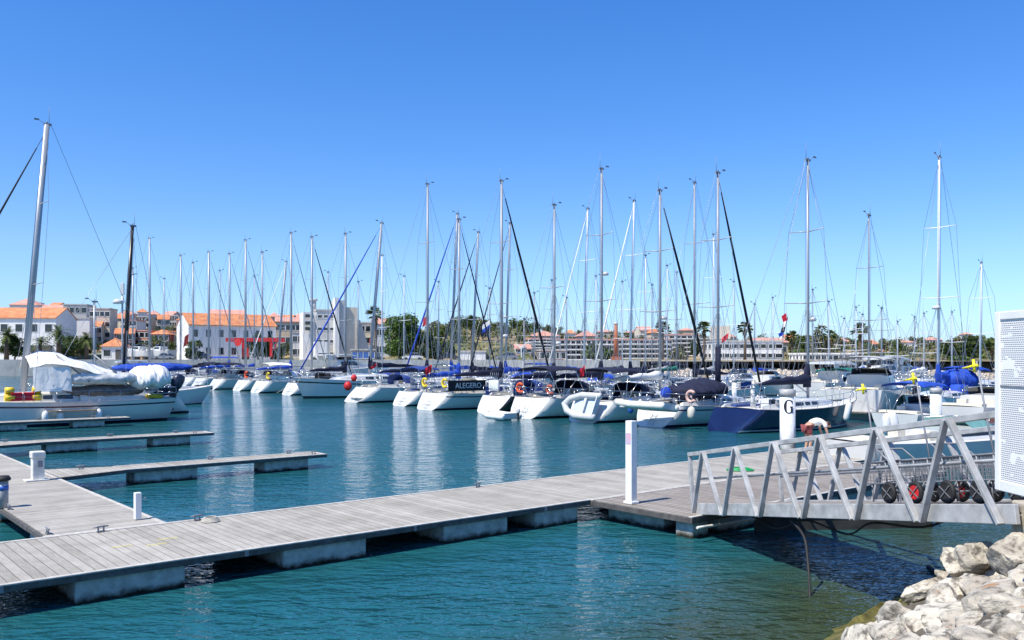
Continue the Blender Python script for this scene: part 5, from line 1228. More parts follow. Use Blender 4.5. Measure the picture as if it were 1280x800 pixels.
def building(name, label, px, Y, wid, dep, h, wall, roof='flat', roofm=None, rows=2, cols=4, rz=GA, z0=None, win=(1.1,1.3), balcony=False, rh=None, cat='building', side=True, winz=None, sink=.8, door=False, winm=None):
    """front-left corner at pixel column px, distance Y; local x along the front, y away"""
    z = ground(px, Y)-sink if z0 is None else z0
    t = thing(name, label, cat, (wx(px, Y), Y, z), rz)
    h += sink if z0 is None else 0; base = sink if z0 is None else 0
    mb = MB(); mb.box(0, wid, 0, dep, 0, h)
    if roof == 'gable':
        rh = rh or dep*.28
        mb.poly([(0,0,h),(0,dep,h),(0,dep/2,h+rh)][::-1]); mb.poly([(wid,0,h),(wid,dep,h),(wid,dep/2,h+rh)])
    mb.build('wall', wall, t)
    if roof == 'gable':
        mb = MB(); e = .35; th = .16; rr_ = rh or dep*.28
        for (ya, yb2) in ((-e, dep/2), (dep+e, dep/2)):
            za = h-rr_*e/(dep/2)+.02; zb2 = h+rr_+.02
            mb.hexa([(-.15,ya,za),(wid+.15,ya,za),(wid+.15,yb2,zb2),(-.15,yb2,zb2),(-.15,ya,za+th),(wid+.15,ya,za+th),(wid+.15,yb2,zb2+th),(-.15,yb2,zb2+th)])
        mb.build('roof', roofm or tile, t)
    elif roof == 'hip':
        rr_ = rh or min(wid, dep)*.3; e = .4; k = min(wid, dep)/2; z_ = h+.02; mb = MB()
        b4 = [(-e,-e,z_),(wid+e,-e,z_),(wid+e,dep+e,z_),(-e,dep+e,z_)]; 
        if wid >= dep: r1, r2 = (k,dep/2,z_+rr_), (wid-k,dep/2,z_+rr_); fs = ((b4[0],b4[1],r2,r1),(b4[1],b4[2],r2),(b4[2],b4[3],r1,r2),(b4[3],b4[0],r1))
        else: r1, r2 = (wid/2,k,z_+rr_), (wid/2,dep-k,z_+rr_); fs = ((b4[0],b4[1],r1),(b4[1],b4[2],r2,r1),(b4[2],b4[3],r2),(b4[3],b4[0],r1,r2))
        for f_ in fs: mb.poly(f_)
        mb.poly(b4[::-1]); mb.build('roof', roofm or tile, t)
    else:
        mb = MB(); p = .18
        mb.box(-p, wid+p, -p, dep+p, h+.004, h+.28); mb.build('roof', roofm or flat_r, t)
    fh = (h-base)/rows
    ww_, wh = win
    wh = min(wh, fh*.62)
    def window(x, y, zc, axis):
        mb = MB(); a, b_ = ww_/2, wh/2
        if axis == 0:
            for (x0,x1,z0_,z1) in ((x-a-.1,x+a+.1,zc-b_-.12,zc-b_),(x-a-.1,x+a+.1,zc+b_,zc+b_+.1),(x-a-.1,x-a,zc-b_,zc+b_),(x+a,x+a+.1,zc-b_,zc+b_)): mb.box(x0,x1,-.07,.03,z0_,z1)
        else:
            for (y0_,y1,z0_,z1) in ((y-a-.1,y+a+.1,zc-b_-.12,zc-b_),(y-a-.1,y+a+.1,zc+b_,zc+b_+.1),(y-a-.1,y-a,zc-b_,zc+b_),(y+a,y+a+.1,zc-b_,zc+b_)): mb.box(-.07,.03,y0_,y1,z0_,z1)
        f = mb.build('window', frame_w, t); mb = MB()
        if axis == 0: mb.box(x-a, x+a, -.025, .02, zc-b_, zc+b_)
        else: mb.box(-.025, .02, y-a, y+a, zc-b_, zc+b_)
        mb.build('pane', winm or glass, f)
    for r in range(rows):
        zc = base+fh*(r+.52)
        for c in range(cols):
            if door and r == 0 and c == cols//2: continue
            window(wid*(c+.5)/cols, 0, zc, 0)
        if side:
            m_ = max(1, int(round(cols*dep/wid)))
            for c in range(min(m_, 4)): window(0, dep*(c+.5)/min(m_, 4), zc, 1)
        if balcony:
            mb = MB(); mb.box(wid*.02, wid*.98, -1.25, -.05, base+fh*r+fh*.02, base+fh*r+fh*.09); mb.box(wid*.02, wid*.98, -1.25, -1.13, base+fh*r+fh*.09, base+fh*r+fh*.26)
            mb.build('balcony', ww, t)
    if door:
        mb = MB(); x = wid*(cols//2+.5)/cols; mb.box(x-.6, x+.6, -.05, .02, base, base+2.3); mb.build('door', awn, t)
    return t
def px_w(px0, px1, Y, rz=GA):   # front width that reaches column px1
    k = (px1-640)/F0; x0 = wx(px0, Y); c, s = math.cos(rz), math.sin(rz); return (k*Y-x0)/(c-k*s)
def top_h(py, px, Y): return wz(py, Y)-ground(px, Y)
def bld(name, label, px0, px1, ytop, Y, dep, wall, **kw):
    rz = kw.get('rz', GA); return building(name, label, px0, Y, px_w(px0, px1, Y, rz), dep, top_h(ytop, px0, Y), wall, **kw)
GL = R(18)
b = bld('town_house', 'white two storey house with an orange tiled roof and dark windows at the left edge', -60, 70, 397, 196, 11, ww, roof='gable', rows=2, cols=7, rz=R(4), rh=2.4, win=(1.5,1.7), side=False)
mb = MB(); mb.box(18, 21.5, -1.0, -.1, .9, 1.9+2.2); mb.build('awning', awn, b)
bld('hill_house', 'white hill house peeping over the orange roof at the far left', 12, 46, 381, 255, 8, ww, rows=2, cols=5, rz=R(8), roof='hip', roofm=tile_p)
bld('hill_house', 'pinkish roofed hill house right of the thick raked mast', 50, 76, 386, 250, 8, wp, rows=1, cols=4, rz=R(8), roof='gable', roofm=tile_p, rh=1.2)
bld('modern_house', 'grey modern hill house with a flat roof and dark bands of windows', 79, 108, 381, 245, 9, wg, rows=3, cols=4, rz=R(10), win=(1.7,1.5))
bld('retaining_building', 'white block with a blank lower wall below the grey modern house', 70, 112, 398, 225, 5, ww, rows=1, cols=1, rz=R(10), side=False)
bld('hill_house', 'pale cream two storey hill house above the palms', 112, 137, 386, 238, 8, wc, rows=3, cols=4, rz=R(10), win=(1.3,1.2))
bld('kiosk', 'small white pavilion with an orange hipped roof behind the blue tarpaulin', 127, 155, 433, 190, 5, ww, roof='hip', rows=1, cols=2, rz=R(10), rh=1.9, win=(1.4,1.3), door=True)
HS = [(140,158,398,250,wc,'gable',3,'cream house with a tiled roof right of the black mast'), (157,170,401,246,ww,'flat',3,'white cube house low on the left hill beside the cream one'), (169,186,396,262,wt,'flat',3,'tan terrace house with deep balconies above the dark red row'),
 (185,198,393,275,wp,'hip',2,'pink house with a hipped roof in the middle of the left hill'), (197,212,399,258,wt,'gable',3,'tan gabled house right of the pink hipped one'), (211,222,395,272,wc,'flat',3,'narrow cream house high on the left hill'), (221,236,400,262,wt,'hip',3,'tan house ending the hill terrace before the warehouse'),
 (150,166,392,290,wc,'hip',1,'cream skyline house above the cream gabled one'), (172,184,390,296,ww,'hip',1,'white skyline house over the tan terrace'), (203,216,394,300,wp,'gable',1,'pink skyline house behind the tan gables'), (60,72,383,285,wc,'gable',1,'cream skyline house right of the thick raked mast'), (30,44,378,300,wt,'flat',1,'tan skyline block above the orange roof'),
 (143,168,417,224,wr,'gable',2,'dark red house at the left of the red row'), (167,188,414,228,wo,'flat',2,'rust coloured house in the red row'), (187,210,418,224,wr,'hip',2,'dark red house with a hipped roof in the red row'), (209,230,415,228,wt,'flat',2,'brown tan house at the right of the red row'), (112,126,408,232,wt,'gable',2,'tan cottage under the pale cream hill house'),
 (338,350,396,250,wp,'hip',2,'pink house over the right end of the warehouse roof'), (350,364,399,262,wc,'gable',2,'cream house between warehouse and concrete tower'), (364,380,397,270,wt,'hip',2,'tan house with a brown roof left of the concrete tower'), (240,256,397,240,ww,'hip',2,'white house peeping over the left of the warehouse roof'),
 (652,664,428,240,wc,'hip',1,'cream house on the bank left of the hotel'), (706,720,417,262,ww,'hip',1,'white house on the ridge over the hotel'), (800,816,413,300,wc,'gable',1,'cream ridge house right of the chimney'), (816,830,416,270,wt,'hip',1,'tan ridge house left of the cream apartments'), (905,920,421,260,wt,'hip',1,'tan house behind the office roof block'), (983,996,424,280,wc,'gable',1,'cream house on the hill above the folded navy sail'), (1050,1064,427,320,wt,'hip',1,'tan hill house above the pavilion'), (1086,1098,430,300,wc,'gable',1,'cream hill house left of the brownish mast'), (1166,1178,425,380,ww,'hip',1,'white hill house behind the white mast')]
for k, (p0, p1, yt, Y, mt, rf, nr, lab) in enumerate(HS):
    bld('hill_house', lab, p0, p1, yt, Y, 6+k % 4, mt, rows=nr, cols=2+k % 3, rz=R((k*37) % 30-6), roof=rf, roofm=(tile, tile_p, flat_r)[k % 3] if rf == 'flat' else (tile, tile_p)[k % 2], rh=1.3, sink=2.5, win=(1.2,1.2), balcony=(k % 4 == 2))
b = bld('warehouse', 'long white warehouse with an orange tiled roof and a bright gable end', 236, 345, 405.5, 186, 9, ww, roof='gable', rows=2, cols=7, rz=R(36), rh=2.5, win=(1.0,1.5), side=False)
bld('town_house', 'house with a pink tiled roof and dark eaves behind the long warehouse', 262, 306, 395, 226, 8, wc, roof='gable', roofm=tile_p, rows=2, cols=5, rz=R(14), rh=1.7)
bld('town_house', 'pale house with a terrace roof right of the pink tiled one', 308, 334, 396, 232, 8, ww, rows=2, cols=3, rz=R(14), roofm=tile)
bld('town_house', 'beige row of houses with brownish roofs left of the concrete tower', 344, 382, 402, 232, 8, wt, rows=2, cols=6, rz=R(14), roof='gable', rh=1.2, roofm=tile_p)
bld('town_house', 'white low house with faint pink awnings left of the concrete tower', 366, 384, 416, 206, 8, ww, rows=2, cols=3, rz=R(14))
# concrete tower block made of several volumes
t = bld('tower_block', 'grey white concrete building with a stair tower, a round chimney and a sloping buttress', 396, 419, 388, 192, 9, wg, rows=4, cols=3, rz=R(20), win=(.9,.6))
def vol(px0, px1, yt, Y, dep, mat, name, zb=0):
    w_ = px_w(px0, px1, Y, R(20)); z = ground(396, 192)-.8; Xa = wx(px0, Y)-wx(396, 192); Ya = Y-192; c, s = math.cos(R(20)), math.sin(R(20))
    lx, ly = c*Xa+s*Ya, -s*Xa+c*Ya; mb = MB(); mb.box(lx, lx+w_, ly, ly+dep, zb, wz(yt, Y)-z); return mb.build(name, mat, t)
vol(379, 395.4, 390, 192.6, 7, ww, 'left_wing'); vol(419.4, 432, 375, 191.5, 7, wg, 'stair_tower'); vol(418.6, 424, 372, 191.1, 3, ww, 'lift_shaft'); vol(432.4, 447, 384, 193, 8, wc, 'right_wing'); vol(394, 411, 427, 188, 3.2, ww, 'porch')
mb = MB(); zt = ground(396, 192)-.8; mb.tube([(-.3,3.5,wz(390,192)-zt),(-.3,3.5,wz(375,192)-zt)], .62, 12); mb.tube([(-.3,3.5,wz(375,192)-zt),(-.3,3.5,wz(372.5,192)-zt)], .95, 12); mb.build('chimney', wg, t)
for (px_, py_) in ((384,395),(384,404),(384,411)):
    w2 = MB(); c, s = math.cos(R(20)), math.sin(R(20)); Y_ = 192.6; Xa = wx(px_, Y_)-wx(396, 192); lx, ly = c*Xa+s*(Y_-192), -s*Xa+c*(Y_-192); w2.box(lx-.5, lx+.5, ly-.9, ly+.02, wz(py_+2, Y_)-zt, wz(py_-2, Y_)-zt)
    w2.build('window', glass, t)
mb = MB(); c, s = math.cos(R(20)), math.sin(R(20)); Xa = wx(447.4, 195)-wx(396, 192); lx, ly = c*Xa+s*3, -s*Xa+c*3
hz_ = wz(400, 195)-zt
mb.hexa([(lx,ly,0),(lx+3.6,ly,0),(lx+3.6,ly+5,0),(lx,ly+5,0),(lx,ly,hz_),(lx+.5,ly,hz_),(lx+.5,ly+5,hz_),(lx,ly+5,hz_)]); mb.build('buttress', wg, t)
bld('town_house', 'tan block between the concrete tower and the big dark tree', 449, 464, 404, 205, 8, wc, rows=3, cols=2, rz=R(14), side=False)
bld('town_house', 'pale blue white house with a red roof left of the big dark tree', 467, 488, 405, 202, 7, ww, roof='gable', rows=2, cols=3, rz=R(14), rh=1.3, roofm=tile_p)
bld('shop', 'low waterfront shop with a blue poster wall under the concrete tower', 440, 468, 438, 184, 5, M('dark shop front',(.12,.11,.11),.8), rows=1, cols=4, rz=R(12), winm=M('blue poster', (.04,.13,.40), .6, var=.2), side=False)
bld('shed', 'small white shed under the tan bank', 575, 607, 440, 176, 4, ww, rows=1, cols=1, rz=R(4), side=False, win=(.8,.8))
bld('cottage', 'pale pink cottage at the foot of the tan bank', 645, 664, 436, 176, 6, wp, roof='gable', rows=1, cols=3, rz=R(6), rh=.8, roofm=tile_p)
b = bld('hotel', 'white apartment hotel wing with dark balconies left of the red arcade', 663, 689, 424, 182, 10, ww, rows=3, cols=3, rz=R(10), balcony=True, roofm=tile_p, win=(2.2,1.6))
bld('arcade_house', 'low orange brown arcade with shops beneath the white hotel', 676, 706, 438.5, 174, 7, wo, rows=1, cols=5, rz=R(8), win=(1.2,1.6))
b = bld('hotel', 'long white hotel with rows of balconies and a terracotta roof edge left of the chimney', 697, 768, 425, 184, 10, ww, rows=4, cols=11, rz=R(8), balcony=True, roofm=tile_p, win=(1.9,1.3))
bld('hotel', 'white hotel wing with balconies and a terracotta roof edge right of the chimney', 773, 838, 425, 188, 10, ww, rows=4, cols=9, rz=R(4), balcony=True, roofm=tile_p, win=(1.9,1.3))
bld('town_house', 'pink roofed house above the hotel roof', 664, 700, 420, 215, 8, wp, roof='hip', rows=1, cols=4, rz=R(6), roofm=tile_p, rh=1.4)
bld('town_house', 'salmon house rising over the middle of the long hotel', 726, 745, 420, 225, 8, wp, roof='hip', rows=1, cols=2, rz=R(6), roofm=tile_p, rh=1.4)
bld('apartment_block', 'cream apartment block with balconies and roof terraces between hotel and palm', 836, 874, 419, 196, 9, wc, rows=5, cols=5, rz=R(2), balcony=True, roofm=tile_p)
bld('apartment_block', 'tan block with a blank wall beside the tall palm', 874, 896, 424, 192, 9, wt, rows=4, cols=3, rz=R(2))
b = bld('office_building', 'white modern building with long window bands behind the navy yacht', 895, 977, 427, 172, 12, ww, rows=2, cols=9, rz=R(2), win=(1.7,.75), side=True)
mb = MB(); mb.box(.6, 3.4, 2, 7, 5.0, 7.6); mb.build('roof_block', wc, b)
bld('villa', 'brown roofed villa behind the white modern building', 945, 985, 428, 205, 8, wt, roof='gable', rows=1, cols=4, rz=R(2), rh=1.0, roofm=tile_p)
bld('pavilion', 'long low white pavilion with a band of dark windows on the right', 1004, 1078, 443, 158, 9, ww, rows=1, cols=10, rz=R(-2), win=(1.0,1.0), roofm=ww)
bld('villa', 'white low house right of the long pavilion', 1108, 1126, 448, 172, 6, ww, rows=1, cols=2, rz=R(-4), sink=2)
for px, px1, yt, Y, mat, lab in ((1122,1146,428,330,ww,'white villa on the scrub hill right of the slim upright mast'),(1144,1160,430,340,wc,'pale villa just right of the white hill villa'),(1180,1200,437,262,wt,'tan house on the hill behind the white masted boat'),(1206,1216,418,400,ww,'small white tower house on the skyline at the right'),
        (1098,1114,441,250,wo,'reddish house low on the hill above the brown garden wall'),(1218,1236,430,300,wt,'tan hill house beside the white panel'),(1196,1206,427,370,ww,'small white house below the skyline trees'),(745,768,415,330,wt,'tan hill house left of the chimney top'),(848,868,413,300,wt,'tan house on the skyline behind the cream apartments'),(780,800,416,320,wp,'pink house among the trees right of the chimney')):
    bld('hill_villa', lab, px, px1, yt, Y, 7, mat, rows=1, cols=3, rz=R(-6), roof='hip', roofm=tile_p, rh=1.0, sink=3.0, win=(1.0,1.0))
# brick chimney
Y = 168; z = 3.0; t = thing('brick_chimney', 'tall red brick factory chimney standing in front of the hotel', 'chimney', (wx(770, Y), Y, z))
H = wz(403, Y)-z
mb = MB(); mb.box(-.85,.85,-.85,.85,0,.8); mb.build('plinth', brick, t)
mb = MB(); mb.tube([(0,0,.8),(0,0,H-.4)], [.55,.33], 10); mb.build('stack', brick, t)
mb = MB(); mb.tube([(0,0,H-.4),(0,0,H-.2),(0,0,H)], [.40,.46,.36], 10); mb.build('rim', flat_r, t)
# red boat hoist
Y = 178; t = thing('boat_hoist', 'red steel gantry boat hoist in front of the long warehouse', 'boat hoist', (wx(299, Y), Y, 3.06), R(6))
Lh = wx(343, Y)-wx(299, Y); Hh = wz(427, Y)-3.06
for x in (.8, Lh-.8):
    for y in (0, 5):
        mb = MB(); mb.box(x-.25, x+.25, y-.25, y+.25, .45, Hh); mb.build('leg', red, t)
        mb = MB(); mb.tube([(x-.2,y,.42),(x+.2,y,.42)], .42, 12); mb.build('wheel', rubber, t)
for y in (0, 5):
    mb = MB(); mb.box(-2.6, Lh+1.2, y-.3, y+.3, Hh, Hh+.75); mb.build('top_beam', red, t)
for i, (x, l) in enumerate(((1.8, 2.4), (4.6, 2.6))):
    mb = MB(); mb.tube([(x,0,Hh),(x-.8,1,1.2)], .05, 5); mb.tube([(x+.5,0,Hh),(x-.3,1,1.0)], .05, 5); mb.build('sling', cv_cream, t)
t = thing('oval_sign', 'red oval sign panel standing left of the boat hoist', 'sign', (wx(297, 177), 177, 3.06))
mb = MB(); mb.tube([(0,-.06,wz(428,177)-3.06),(0,.06,wz(428,177)-3.06)], .75, 16); mb.build('sign_disc', M('bright red',(.8,.03,.02),.4), t); mb = MB(); mb.tube([(0,.1,0),(0,.1,2.8)], .06, 6); mb.build('sign_post', galv_d, t)
# boats on the hard beside the warehouse
for px, Y, L_, lab in ((190, 180, 9, 'white motor boat ashore left of the warehouse'), (215, 179, 8, 'white boat ashore in front of the bright gable')):
    m_ = motorboat((wx(px, Y), Y), R(150), lab, L=L_, F=1.3, cabin=.9); m_.location.z = 3.75
    for i in range(2):
        mb = MB(); mb.box(-.3,.3,-1.0,1.0,-.3,.35); o = mb.build('boat_cradle', teak, None, (wx(px, Y)-(2.0+3*i)*.87, Y+(2.0+3*i)*.5, 3.32), R(150)); tag(o, 'timber cradle block carrying a boat ashore', 'cradle', 'cradle blocks ashore')
# cars ------------------------------------------------------------------
def make_car(paint):
    t = thing('parked_car', 'car', 'car'); mb = MB()
    prof = [(-2.05,.35),(-2.08,.75),(-1.2,.92),(1.15,.95),(2.0,.80),(2.08,.4)]
    mb.loft([[(x, y, z) for x, z in prof] for y in (-.84,-.80,.80,.84)], 0, False, True); mb.build('body', paint, t)
    c = [(-1.0,.92),(-.45,1.42),(.95,1.44),(1.7,.94)]; mb = MB(); mb.loft([[(x*(1 if abs(y) > .7 else 1), y*(1 if z < 1 else .86), z) for x, z in c] for y in (-.76,.76)], 0, False, True); cab = mb.build('cabin', glass, t)
    mb = MB(); mb.box(-.45,.95,-.66,.66,1.42,1.47); mb.build('roof', paint, cab)
    for x in (-1.3, 1.3):
        for y in (-.80, .80):
            mb = MB(); mb.tube([(x,y-.09,.31),(x,y+.09,.31)], .31, 12); mb.build('wheel', rubber, t)
    return t
cars = {}
for px, mt, lab, side_ in ((852,'white','white car parked under the left end of the arcade',0),(878,'grey','grey car under the arcade beside the tall palm trunk',0),(905,'dark','dark car under the arcade left of the navy mast sleeve',0),(930,'blue','blue car under the arcade behind the slim pile',0),(958,'white','white car under the arcade left of the folded navy sail',0),
        (1010,'red','red car under the arcade right of the navy yacht mast',0),(1040,'blue','blue car under the arcade beneath the long pavilion',0),(1062,'grey','grey car under the arcade near the tall right palm',0),(1092,'dark','dark blue car at the right end of the arcade',0),
        (252,'dark','dark van like car on the quay before the warehouse',1),(206,'grey','grey car on the quay left of the warehouse',1),(516,'white','white car parked beneath the big dark tree',1),(402,'white','white car on the quay under the concrete tower',1),(634,'grey','grey car on the quay below the tan bank',1),(560,'dark','dark car on the quay right of the big dark tree',1)):
    paint = {'white':gel,'grey':M('car grey',(.25,.26,.28),.3,metal=.3),'dark':M('car dark',(.02,.022,.03),.3,coat=.4),'blue':M('car blue',(.02,.07,.30),.3,coat=.4),'red':M('car red',(.40,.02,.02),.3,coat=.4)}[mt]
    if mt not in cars: cars[mt] = o = make_car(paint)
    else: o = copy_tree(cars[mt])
    Y = interp(SHY, px)+(10.5 if side_ == 0 else 5.5); o.location = (wx(px, Y), Y, 1.0 if side_ == 0 else 3.06); o.rotation_euler = (0, 0, R(4 if side_ else -2)); tag(o, lab, 'car', 'cars parked along the far quay')
# ------------------------------------------------------------------ vegetation
def leaf_mat(name, c, c2): return M(name, c, .75, var=.2, scale=.9, rgb2=c2, lo=.4, hi=.6, spec=.2)
lf_dark = leaf_mat('foliage dark', (.035,.06,.016), (.075,.11,.03))
lf_mid = leaf_mat('foliage mid', (.05,.09,.02), (.11,.15,.04))
lf_olive = leaf_mat('foliage olive', (.09,.10,.035), (.18,.175,.075))
lf_palm = leaf_mat('palm green', (.05,.085,.02), (.12,.15,.045))
dry = M('dead palm fronds', (.22,.15,.07), .9, var=.3)
bark = M('bark', (.12,.085,.055), .9, var=.3, scale=3)
def crown(mb, lobes, n, size, mi, rr):
    for i in range(n):
        c, r = rr.choice(lobes); d = Vector((rr.gauss(0,1), rr.gauss(0,1), rr.gauss(0,1))).normalized(); q = rr.uniform(.55, 1.05)
        p = Vector(c)+Vector((d.x*r[0], d.y*r[1], d.z*r[2]))*q; s = size*rr.uniform(.6, 1.4)
        a = Vector((rr.gauss(0,1), rr.gauss(0,1), rr.gauss(0,.7))).normalized(); b = a.cross(Vector((rr.gauss(0,1), rr.gauss(0,1), rr.gauss(0,1)))).normalized()
        mb.poly([p-a*s, p+b*s*.5, p+a*s, p-b*s*.5], mi)
def tree_mesh(seed, h, wdt, leaf, n, size, kind='round'):
    rr = random.Random(seed); mb = MB(); th = h*.35
    mb.tube([(0,0,-1.5),(.1,0,th*.6),(0,.1,th*1.3)], [h*.05,h*.04,h*.02], 6, 1)
    lobes = []
    for i in range(rr.randint(5, 9)):
        a = rr.uniform(0, 6.28); q = rr.uniform(0, .62)*wdt/2; z = rr.uniform(.40, .82)*h
        if kind == 'cypress': q = 0; z = h*(.25+.1*i)
        r = wdt*rr.uniform(.20, .34)
        lobes.append(((q*math.cos(a), q*math.sin(a), z), (r, r, r*.75)))
        mb.tube([(0,.1,th), (q*.7*math.cos(a), q*.7*math.sin(a), z-r*.3)], [h*.018, h*.007], 4, 1)
    crown(mb, lobes, n, size, 0, rr)
    o = mb.build('tree', [leaf, bark]); me = o.data; bpy.data.objects.remove(o); return me
small = [tree_mesh(40+i, 5.0, 6.0, l, 380, .36) for i, l in enumerate((lf_dark, lf_mid, lf_olive, lf_dark, lf_mid, lf_olive))]
rr = random.Random(99)
def put_tree(me, px, Y, s, label, group, z=None, cat='tree', name='tree', sx=1):
    o = bpy.data.objects.new(name, me); COL.objects.link(o); o.location = (wx(px, Y), Y, (terr(px, Y) if z is None else z)-.15); o.scale = (s*sx, s*sx, s); o.rotation_euler.z = rr.uniform(0, 6.28)
    return tag(o, label, cat, group)
LR = 'round dark green tree scattered over the far right hillside'; LM = 'low green tree on the ridge above the tan bank'; LL = 'dark tree between the hill houses on the left'
for i in range(105):
    px = rr.uniform(975, 1290); q = rr.random()**.8; y0 = interp(SHY, px)+land0(px)+4; Y = y0+(ridgeY(px)-y0)*q
    put_tree(small[rr.choice((0,1,4,2,5,2))], px, Y, rr.uniform(.38, .85), LR, 'trees on the right hillside')
for i in range(70):
    px = rr.uniform(640, 990); y0 = 215; Y = y0+(ridgeY(px)-y0)*rr.random()**.6
    put_tree(rr.choice(small), px, Y, rr.uniform(.5, .95), 'small tree on the ridge behind the hotels', 'trees behind the hotels')
for i in range(48):
    px = rr.uniform(538, 660); Y = rr.uniform(255, 415) if i < 36 else rr.uniform(186, 230)
    put_tree(rr.choice(small), px, Y, rr.uniform(.4, .9), LM, 'trees above the tan bank')
for i in range(62):
    px = rr.uniform(70, 390); Y = rr.uniform(196, 222) if i < 30 else rr.uniform(235, 310)
    put_tree(rr.choice((small[0], small[3], small[1], small[5])), px, Y, rr.uniform(.45, .85), LL, 'trees among the left houses')
# low scrub that nobody could count
mb = MB(); r2 = random.Random(5)
for i in range(2600):
    px = r2.uniform(530, 1300); y0 = interp(SHY, px)+land0(px)+2; Y = y0+(ridgeY(px)-y0)*r2.random()**1.2
    if 690 < px < 880 and Y < 215: continue
    x = wx(px, Y); z = terr(px, Y); s = r2.uniform(.4, 1.2)
    for k in range(7):
        d = Vector((r2.gauss(0,.6), r2.gauss(0,.6), abs(r2.gauss(0,.5))))*s; a = Vector((r2.gauss(0,1), r2.gauss(0,1), r2.gauss(0,1))).normalized()*.42*s; b_ = a.cross(Vector((r2.gauss(0,1), r2.gauss(0,1), r2.gauss(0,1)))).normalized()*.3*s
        p = Vector((x, Y, z+.1))+d; mb.poly([p-a, p+b_, p+a, p-b_], r2.choice((0,0,1)))
tag(mb.build('hillside_scrub', [lf_olive, lf_mid]), 'low scrub covering the bank and hillside', 'scrub', kind='stuff')
def tree(px, Y, h, wdt, leaf, label, n=2600, size=.34, seed=1, lob=None, z=None):
    z = terr(px, Y) if z is None else z; t = thing('broadleaf_tree', label, 'tree', (wx(px, Y), Y, z-.2)); rr_ = random.Random(seed)
    mb = MB(); mb.tube([(0,0,0),(.15,0,h*.2),(0,.1,h*.45)], [h*.035,h*.028,h*.015], 8); lobes = []
    for i in range(lob or 16):
        a = rr_.uniform(0, 6.28); z_ = h*rr_.uniform(.22, .86); q = rr_.uniform(.1, .40)*wdt*(1.15-abs(z_/h-.45)); r = wdt*rr_.uniform(.12, .22)
        lobes.append(((q*math.cos(a), q*math.sin(a), z_), (r, r, r*.85))); mb.tube([(0,0,h*.25), (q*.8*math.cos(a), q*.8*math.sin(a), z_-r*.2)], [h*.012, h*.004], 5)
    mb.build('trunk', bark, t); mb = MB(); crown(mb, lobes, n, size, 0, rr_); mb.build('crown', leaf, t); return t
tree(503, 178, wz(391,178)-3, 9.4, leaf_mat('foliage bright', (.055,.11,.02), (.12,.19,.04)), 'big dense dark green tree in the middle of the left waterfront', n=7000, size=.28, seed=3, lob=30)
tree(527, 176, wz(408,176)-3, 6.5, lf_dark, 'smaller dark tree leaning out right of the big dense one', n=2200, seed=4)
tree(553, 178, wz(422,178)-3, 6.0, lf_mid, 'low bushy tree right of the two dark trees', n=1500, seed=6)
tree(322, 180, 6.0, 5.5, lf_mid, 'green tree behind the red boat hoist legs', n=1200, seed=8)
tree(340, 181, 5.6, 5, lf_dark, 'dark tree at the right end of the warehouse', n=1000, seed=9)
tree(243, 179, 4.6, 4, lf_mid, 'round bush tree at the foot of the warehouse wall', n=900, seed=10)
tree(1205, 190, wz(420,190)-3, 10, lf_dark, 'large brown green tree left of the white panel', n=2600, seed=12)
tree(1197, 170, wz(447,170)-3, 4.0, lf_mid, 'bright green small tree under the large brown green one', n=900, seed=13)
tree(868, 176, 5, 2.4, lf_dark, 'narrow dark cypress like tree beside the tall palm', n=700, seed=14)
tree(1002, 166, 5.0, 3.6, lf_mid, 'green bush tree at the left end of the long pavilion', n=900, seed=15)
tree(1030, 200, 8.5, 7, lf_olive, 'olive green tree rising behind the long pavilion', n=1500, seed=16)
tree(18, 180, 5.5, 5, lf_dark, 'dark tree in front of the orange roofed house', n=1200, seed=17)
tree(100, 190, 6.0, 7, lf_dark, 'dark pine like tree right of the feathery palm', n=1500, seed=18)
tree(742, 172, 3.6, 4, lf_mid, 'green bush before the long hotel', n=700, seed=19); tree(757, 171, 3.0, 3, lf_mid, 'round bush at the foot of the brick chimney', n=600, seed=20)
tree(848, 178, 3.4, 4, lf_olive, 'olive bush before the cream apartments', n=700, seed=21)
